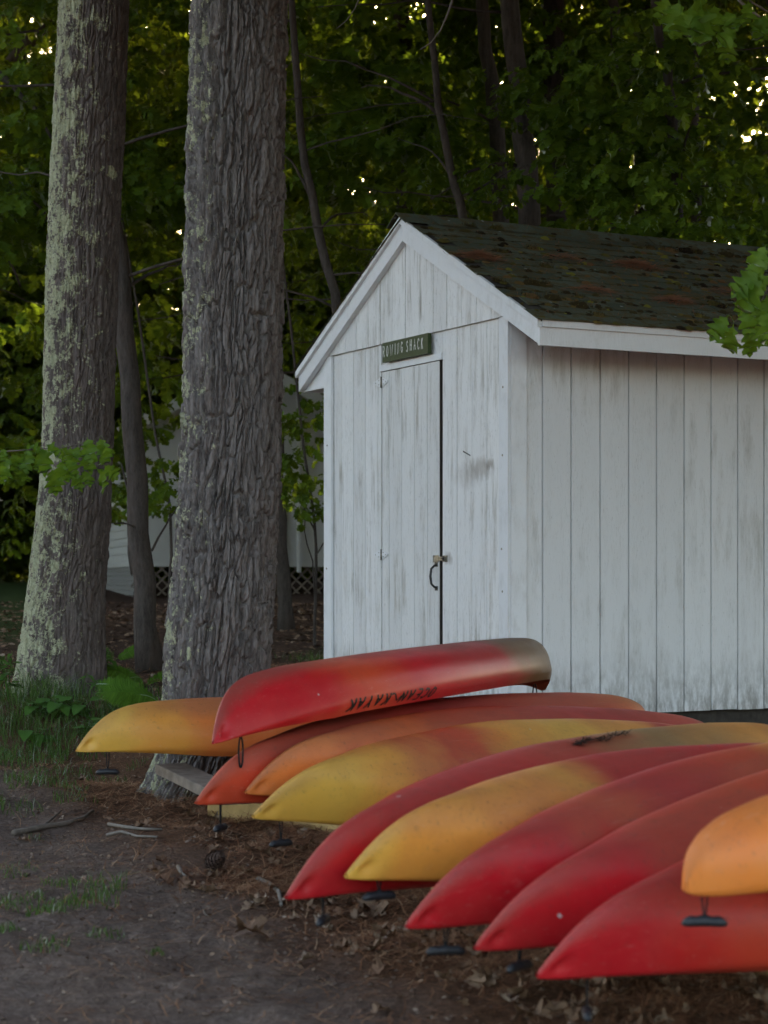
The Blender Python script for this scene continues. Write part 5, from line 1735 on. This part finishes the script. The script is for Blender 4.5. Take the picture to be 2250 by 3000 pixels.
lp += [(1000 + a * c9, 2550 + b * c9) for a, b in ((130, 312), (230, 255), (515, 345), (545, 450), (580, 430), (640, 520), (690, 485), (1030, 540), (1030, 450), (1350, 560), (1410, 585), (1620, 470), (1500, 480), (1240, 430), (470, 540), (150, 560), (90, 190), (30, 150), (1080, 480), (1290, 500), (760, 470), (830, 560), (960, 580), (1180, 560))]
g = np.random.default_rng(5)
while len(lp) < 190:
    x, y = g.uniform(-1.5, 1.8), 6.0 + 3.6 * g.random()**1.4
    if -0.05 < needle_mask(x, y) < 1.3:
        lp.append((PX0 + FPX * x / y, PY0 + FPX * (CZ - float(gz(x, y))) / y))
for i, (px, py) in enumerate(lp):
    p = on_ground(px, min(py, 3080))
    o = obj('fallen_leaf', DRY[i % 6], None, None, (p[0], p[1], p[2] + 0.006), (jit(0.5), jit(0.5), random.uniform(0, 6.28)), random.uniform(0.05, 0.105))
    tag(o, 'dry brown leaf lying in the litter around the kayak bows', 'leaf', 'fallen leaves')

# pine needles
g = np.random.default_rng(12)
x, y = g.uniform(-2.0, 2.8, 170000), g.uniform(5.4, 11.2, 170000)
e = needle_mask(x, y)
dens = smooth(-0.15, 0.35, e) * (0.55 + 0.45 * smooth(-0.4, 0.5, vnoise(x * 2.5, y * 2.5, 0, 8))) + 0.06 * smooth(-2.2, 0, e)
dens *= 1 - 0.75 * smooth(1.5, 2.4, e)
k = g.random(len(x)) < dens
x, y = x[k], y[k]
th = g.uniform(0, 2 * np.pi, len(x))
P = np.stack([x, y, gz(x, y) + 0.003 + 0.018 * g.random(len(x)) * smooth(0, 0.5, needle_mask(x, y))], 1)
d = np.stack([np.cos(th), np.sin(th), g.normal(0, 0.12, len(x))], 1)
mb = MB()
needles(mb, P, g.uniform(0.06, 0.13, len(x)), 0.0030, d, np.broadcast_to(np.array([0, 0, 1.0]), P.shape))
M['needle2'] = None
t = NT('ground_pine_needles')
isl = t.n('NewGeometry').outputs['Random Per Island']
M['needle2'] = t.principled(t.ramp(isl, [(0, (0.10, 0.046, 0.025)), (0.5, (0.27, 0.125, 0.062)), (0.85, (0.38, 0.20, 0.105)), (1, (0.46, 0.31, 0.19))]), 0.85, None, 0.15)
tag(obj('pine_needles', mb, M['needle2']), 'carpet of brown pine needles under the kayak bows and around the pine', 'needles', kind='stuff')
# needles on the bank by the trunks
x, y = g.uniform(-3.6, -0.2, 14000), g.uniform(11.6, 15.5, 14000)
P = np.stack([x, y, gz(x, y) + 0.004 + 0.012 * g.random(len(x))], 1)
th = g.uniform(0, 2 * np.pi, len(x))
mb = MB()
needles(mb, P, g.uniform(0.06, 0.14, len(x)), 0.003, np.stack([np.cos(th), np.sin(th), g.normal(0, 0.12, len(x))], 1), np.broadcast_to(np.array([0, 0, 1.0]), P.shape))
tag(obj('bank_needles', mb, M['needle2']), 'brown needles covering the low bank by the lichened trunk', 'needles', kind='stuff')
# crumbs of bark and leaf bits on the sand and wood floor
def chips(name, x, y, smin, smax, mat, label, seed):
    g = np.random.default_rng(seed)
    tv = np.array([(-0.5, -0.3, 0.0), (0.4, -0.4, 0.08), (0.55, 0.25, 0.0), (0.0, 0.45, 0.10), (-0.5, 0.2, 0.05)])
    tf = np.array([(0, 1, 4), (1, 2, 3), (1, 3, 4)])
    n = len(x)
    th = g.uniform(0, 6.28, n)
    Y = np.stack([np.cos(th), np.sin(th), g.normal(0, 0.25, n)], 1)
    Z = np.array([0, 0, 1.0]) + g.normal(0, 0.3, (n, 3))
    v, f = scatter(tv, tf, np.stack([x, y, gz(x, y) + 0.004], 1), Y, Z, g.uniform(smin, smax, n))
    return tag(obj(name, mesh(name, v, tris=f), mat), label, 'litter', kind='stuff')


x, y = g.uniform(-3, 2.5, 14000), g.uniform(5.2, 12.2, 14000)
k = g.random(len(x)) < 0.28 + 0.7 * smooth(-0.5, 0.3, needle_mask(x, y))
chips('litter_crumbs', x[k], y[k], 0.005, 0.022, M['dry_leaf'], 'crumbs of bark and broken leaf on the sand', 3)
x, y = g.uniform(-5, 4, 9000), g.uniform(12.5, 26, 9000)
chips('wood_floor_litter', x, y, 0.02, 0.065, M['dry_leaf'], 'dead leaves covering the floor of the wood', 4)

# clods and grit on the sand
t = NT('dirt_clod')
isl = t.n('NewGeometry').outputs['Random Per Island']
M['clod'] = t.principled(t.ramp(isl, [(0, (0.08, 0.054, 0.042)), (0.6, (0.16, 0.112, 0.086)), (1, (0.22, 0.165, 0.13))]), 0.95, None, 0.1)
g = np.random.default_rng(77)
n = 9000
x, y = g.uniform(-2.6, 1.6, n), 5.6 + 6.6 * g.random(n)
k = needle_mask(x, y) < 0.25
x, y = x[k], y[k]
n = len(x)
oc = np.array([(1, 0, 0), (-1, 0, 0), (0, 1, 0), (0, -1, 0), (0, 0, 0.7), (0, 0, -0.5)], float)
of = np.array([(0, 2, 4), (2, 1, 4), (1, 3, 4), (3, 0, 4), (2, 0, 5), (1, 2, 5), (3, 1, 5), (0, 3, 5)])
sz = 0.003 + 0.011 * g.random(n)**3
th = g.uniform(0, 6.28, n)
v, f = scatter(oc, of, np.stack([x, y, gz(x, y) + sz * 0.2], 1), np.stack([np.cos(th), np.sin(th), 0 * th], 1), np.array([0, 0, 1.0]) + g.normal(0, 0.4, (n, 3)), sz)
v = v + g.normal(0, 0.0012, v.shape)
tag(obj('dirt_clods', mesh('dirt_clods', v, tris=f), M['clod']), 'small clods and grit lying on the trodden sand', 'grit', kind='stuff')

# sticks
def stick(pts, r_, label, mat='twig', up=0.012):
    P = []
    for px, py in pts:
        p = on_ground(px, py)
        P.append((p[0], p[1], p[2] + up))
    o = obj('stick', MB().tube(P, np.linspace(r_, r_ * 0.55, len(P)), 7).mesh('stick', True), M[mat])
    return tag(o, label, 'stick', 'sticks on the ground')


stick([(470 * c5, 1900 + 770 * c5), (540 * c5, 1900 + 788 * c5), (620 * c5, 1900 + 792 * c5), (700 * c5, 1900 + 792 * c5)], 0.010, 'upper of two pale sticks lying left of the needle heap', 'bare_twig')
stick([(462 * c5, 1900 + 820 * c5), (525 * c5, 1900 + 806 * c5), (590 * c5, 1900 + 824 * c5), (680 * c5, 1900 + 828 * c5)], 0.009, 'lower of two pale sticks lying left of the needle heap', 'bare_twig')
stick([(60 * c5, 1900 + 812 * c5), (180 * c5, 1900 + 785 * c5), (290 * c5, 1900 + 772 * c5), (360 * c5, 1900 + 745 * c5), (400 * c5, 1900 + 715 * c5)], 0.016, 'dark crooked branch lying on the sand at the left')
stick([(180 * c5, 1900 + 790 * c5), (225 * c5, 1900 + 745 * c5), (265 * c5, 1900 + 715 * c5)], 0.007, 'thin dark twig beside the crooked branch')
stick([(1115 * c5, 1900 + 1012 * c5), (1165 * c5, 1900 + 1030 * c5), (1205 * c5, 1900 + 1070 * c5), (1215 * c5, 1900 + 1130 * c5)], 0.012, 'curved grey branch left of the crimson bow', 'bare_twig')
stick([(770 * c5, 1900 + 955 * c5), (785 * c5, 1900 + 985 * c5), (805 * c5, 1900 + 1000 * c5)], 0.010, 'short grey stick below the pine cone', 'bare_twig')
stick([(880 * c5, 1900 + 1140 * c5), (885 * c5, 1900 + 1165 * c5), (905 * c5, 1900 + 1180 * c5)], 0.004, 'tiny hooked twig on the bare sand')

# pine cone
M['cone'] = m_plain('pine_cone_scale', (0.085, 0.055, 0.045), 0.8, 0.35, 60, 0.2)
p = on_ground(925 * c5, 1900 + 962 * c5)
cone = empty('pine_cone', (p[0], p[1], p[2] + 0.042), (R(60), R(15), R(30)))
cone.scale = (0.85,) * 3
tag(cone, 'brown open pine cone lying on the needles', 'pine cone')
obj('core', MB().tube([(0, 0, -0.055), (0, 0, 0), (0, 0, 0.055)], [0.012, 0.018, 0.006], 8), M['cone'], cone)
sv = [(-0.011, 0, 0), (0.011, 0, 0), (0.013, 0.022, 0.004), (0.0, 0.030, 0.011), (-0.013, 0.022, 0.004), (0, 0.02, -0.003)]
scm = mesh('scale', sv, tris=[(0, 1, 5), (1, 2, 5), (2, 3, 5), (3, 4, 5), (4, 0, 5)], quads=None, polys=[[0, 4, 3, 2, 1]])
scm.materials.append(M['cone'])
for i in range(70):
    f = i / 69
    a = i * 2.39996
    r_ = 0.014 * math.sin(math.pi * (0.15 + 0.8 * f))
    o = obj('scale', scm, None, cone, (-math.sin(a) * r_, math.cos(a) * r_, -0.05 + 0.105 * f), None, 0.6 + 0.75 * math.sin(math.pi * (0.12 + 0.75 * f)))
    o.rotation_euler = (R(-5 + 55 * f), 0, a)

# ------------------------------------------------------------------ grass, weeds, ferns
def grass_patch(spots, seed):
    g = np.random.default_rng(seed)
    V, Q, k = [], [], 0
    for x0, y0, rad, n, h in spots:
        a = g.uniform(0, 6.28, n)
        r_ = rad * np.sqrt(g.random(n))
        x, y = x0 + r_ * np.cos(a), y0 + r_ * np.sin(a)
        z = gz(x, y) - 0.005
        hh = h * g.uniform(0.4, 1.2, n)
        lean = g.normal(0, 0.45, (n, 2)) * hh[:, None]
        ca = g.uniform(0, 6.28, n)
        w = np.stack([np.cos(ca), np.sin(ca), np.zeros(n)], 1) * 0.0022
        b = np.stack([x, y, z], 1)
        m = b + np.stack([lean[:, 0] * 0.3, lean[:, 1] * 0.3, hh * 0.6], 1)
        t = b + np.stack([lean[:, 0], lean[:, 1], hh * g.uniform(0.75, 1.0, n)], 1)
        v = np.stack([b - w, b + w, m - w * 0.8, m + w * 0.8, t - w * 0.1, t + w * 0.1], 1).reshape(-1, 3)
        o_ = (np.arange(n) * 6)[:, None] + k
        Q.append(np.concatenate([o_ + np.array([0, 1, 3, 2]), o_ + np.array([2, 3, 5, 4])]))
        V.append(v)
        k += len(v)
    return mesh('grass', np.concatenate(V), quads=np.concatenate(Q))


sp = []
for px, py, rad, n, h in ((60, 2130, 0.35, 420, 0.16), (150, 2190, 0.30, 300, 0.11), (40, 2230, 0.30, 320, 0.11), (230, 2150, 0.25, 240, 0.14), (330, 2170, 0.2, 160, 0.12), (90, 2290, 0.22, 170, 0.08), (20, 2370, 0.2, 110, 0.07),
                          (180, 2270, 0.2, 120, 0.08), (210, 2310, 0.1, 40, 0.06), (310, 2290, 0.12, 50, 0.06), (200, 2345, 0.1, 50, 0.07), (400, 2245, 0.06, 40, 0.05), (100, 2060, 0.3, 300, 0.22), (20, 2080, 0.3, 300, 0.22), (250, 2080, 0.3, 220, 0.18), (340, 2110, 0.2, 160, 0.16), (440, 2060, 0.25, 140, 0.14),
                          (285, 2620, 0.16, 70, 0.085), (270, 2650, 0.14, 45, 0.08), (160, 2660, 0.16, 120, 0.05), (60, 2650, 0.16, 90, 0.05), (130, 2780, 0.14, 70, 0.04), (310, 2740, 0.10, 60, 0.035), (10, 2730, 0.10, 70, 0.04), (455, 2800, 0.05, 40, 0.025), (175, 2590, 0.12, 60, 0.04), (20, 2560, 0.15, 60, 0.05), (355, 2150, 0.1, 60, 0.1), (250, 2350, 0.08, 30, 0.04), (110, 2460, 0.05, 15, 0.04)):
    p = on_ground(px, py)
    sp.append((p[0], p[1], rad * p[1] / 11.0, n, h))
for i in range(18):
    x, y = random.uniform(-4.6, -1.9), random.uniform(11.7, 13.0)
    sp.append((x, y, 0.25, 50, random.uniform(0.08, 0.18)))
for i in range(14):
    x, y = random.uniform(-6, 0), random.uniform(13.5, 17)
    sp.append((x, y, 0.2, 50, random.uniform(0.06, 0.14)))
tag(obj('grass', grass_patch(sp, 3), M['grass']), 'thin green grass growing in tufts on sand and bank', 'grass', kind='stuff')

WEED = []
for s, (fo, dr) in enumerate(((0.2, 0.6), (0.35, 1.0), (0.1, 0.3))):
    tv, tf = leaf_template(OVAL, fo, dr, s, 0.2)
    WEED.append(mesh('leaf', tv, tris=tf, smooth=True))
    WEED[-1].materials.append(M['leaf_weed'])


def weed(p, h, nst, nl, L, spread, label, seed, broad=1.0):
    g = np.random.default_rng(seed)
    root = empty('weed', tuple(p))
    for s in range(nst):
        a = g.uniform(0, 6.28)
        hh = h * g.uniform(0.65, 1.05)
        tip = np.array([math.cos(a) * spread * hh, math.sin(a) * spread * hh, hh])
        pth = np.stack([np.zeros(3), tip * np.array([0.3, 0.3, 0.55]), tip])
        obj('stem', MB().tube(pth, [0.003, 0.0025, 0.0015], 5), M['leaf_weed'], root)
        for i in range(nl):
            f = 0.3 + 0.7 * (i + 0.5) / nl
            q = np.array([np.interp(f, [0, 0.55, 1], pth[:, j]) for j in range(3)])
            aa = i * 2.4 + g.uniform(-0.4, 0.4)
            d = np.array([math.cos(aa), math.sin(aa), g.uniform(-0.2, 0.45)])
            o = obj('leaf', WEED[int(g.integers(0, 3))], None, root)
            mt = leaf_matrix(q, d, (0, -0.3, 1), L * g.uniform(0.7, 1.2))
            o.matrix_local = mt @ Matrix.Diagonal((broad, 1, 1, 1))
    return tag(root, label, 'plant', 'weeds on the low bank')


for i, (px, py, h, nst, nl, L, spread, lab, broad) in enumerate((
        (275, 2020, 0.30, 4, 8, 0.095, 0.55, 'upright leafy weed in front of the lichened trunk', 0.9),
        (320, 2005, 0.20, 3, 7, 0.085, 0.7, 'small leafy weed at the right foot of the lichened trunk', 0.9),
        (25, 2060, 0.34, 4, 8, 0.10, 0.3, 'tall leafy weed at the left frame edge by the trunk', 0.8),
        (60, 2030, 0.22, 3, 6, 0.07, 0.4, 'narrow leaved weed just left of the lichened trunk', 0.6),
        (215, 2115, 0.16, 4, 4, 0.13, 0.9, 'broad leaved weed left of the farthest yellow bow', 1.5),
        (120, 2110, 0.16, 4, 4, 0.12, 0.9, 'low broad leaved weed in the grass below the lichened trunk', 1.5),
        (245, 2170, 0.14, 3, 4, 0.12, 0.8, 'drooping broad leaved weed touching the farthest bow', 1.3),
        (115, 2185, 0.10, 3, 3, 0.13, 0.9, 'single round leaved weed low in the grass at the left', 1.6),
        (295, 2045, 0.16, 3, 6, 0.08, 0.6, 'dark little weed behind the farthest yellow bow', 0.6),
        (355, 2055, 0.14, 3, 5, 0.07, 0.6, 'spindly weed between the fern and the leafy weed', 0.7))):
    weed(on_ground(px, py), h, nst, nl, L, spread, lab, 60 + i, broad)

pin_v = np.array([(0, 0, 0), (0.10, 0.10, 0.0), (0.09, 0.5, -0.02), (0, 1, -0.1), (-0.09, 0.5, -0.02), (-0.10, 0.10, 0)])
pin_f = np.array([(0, 1, 2), (0, 2, 3), (0, 3, 4), (0, 4, 5)])


def frond_mesh(L, seed):
    g = np.random.default_rng(seed)
    n = 26
    t = np.linspace(0.12, 1, n)
    sp_ = np.stack([np.zeros(n), t * L, 0.35 * L * np.sin(t * 2.3)], 1)
    ln = L * 0.26 * np.sin(np.pi * (0.12 + 0.86 * t))**0.8
    V, Fc, k = [], [], 0
    for sg in (-1, 1):
        Y = np.stack([np.full(n, sg * 1.0), 0.45 + 0 * t, -0.15 + g.normal(0, 0.08, n)], 1)
        Z = np.tile(np.array([0, -0.2, 1.0]), (n, 1))
        v, f = scatter(pin_v, pin_f, sp_, Y, Z, ln)
        V.append(v)
        Fc.append(f + k)
        k += len(v)
    w = 0.0025
    sv_ = np.concatenate([sp_ - (w, 0, 0), sp_ + (w, 0, 0)])
    base = np.array([[-w, 0, 0], [w, 0, 0]])
    q = [(k + i, k + i + 1, k + n + i + 1, k + n + i) for i in range(n - 1)]
    m_ = mesh('frond', np.concatenate(V + [sv_, base]), tris=np.concatenate(Fc), quads=q + [(k + 2 * n, k, k + n, k + 2 * n + 1)])
    m_.materials.append(M['fern'])
    return m_


FR = [frond_mesh(0.36, s) for s in range(3)]
for i, (px, py, angs, sc, lab) in enumerate((
        (488, 2085, (75, 100, 60, 120, 88), 1.25, 'bright fern spreading left from the foot of the pine'),
        (420, 2010, (20, -40, 70, 150), 0.8, 'yellowish fern growing behind the smooth young trunk'),
        (335, 1935, (10, 60, -60, 120), 0.75, 'pale fern on the wood floor right of the lichened trunk'),
        (560, 1985, (-70, -20, 40, 100), 0.6, 'small fern hidden behind the pine trunk'))):
    p = on_ground(px, py)
    root = empty('fern', (p[0], p[1], p[2]))
    tag(root, lab, 'fern', 'ferns on the bank')
    for j, a in enumerate(angs):
        obj('frond', FR[j % 3], None, root, (0, 0, 0), (R(random.uniform(0, 22)), R(-50 if 0 < a < 180 else 50), R(a)), sc * random.uniform(0.8, 1.1))
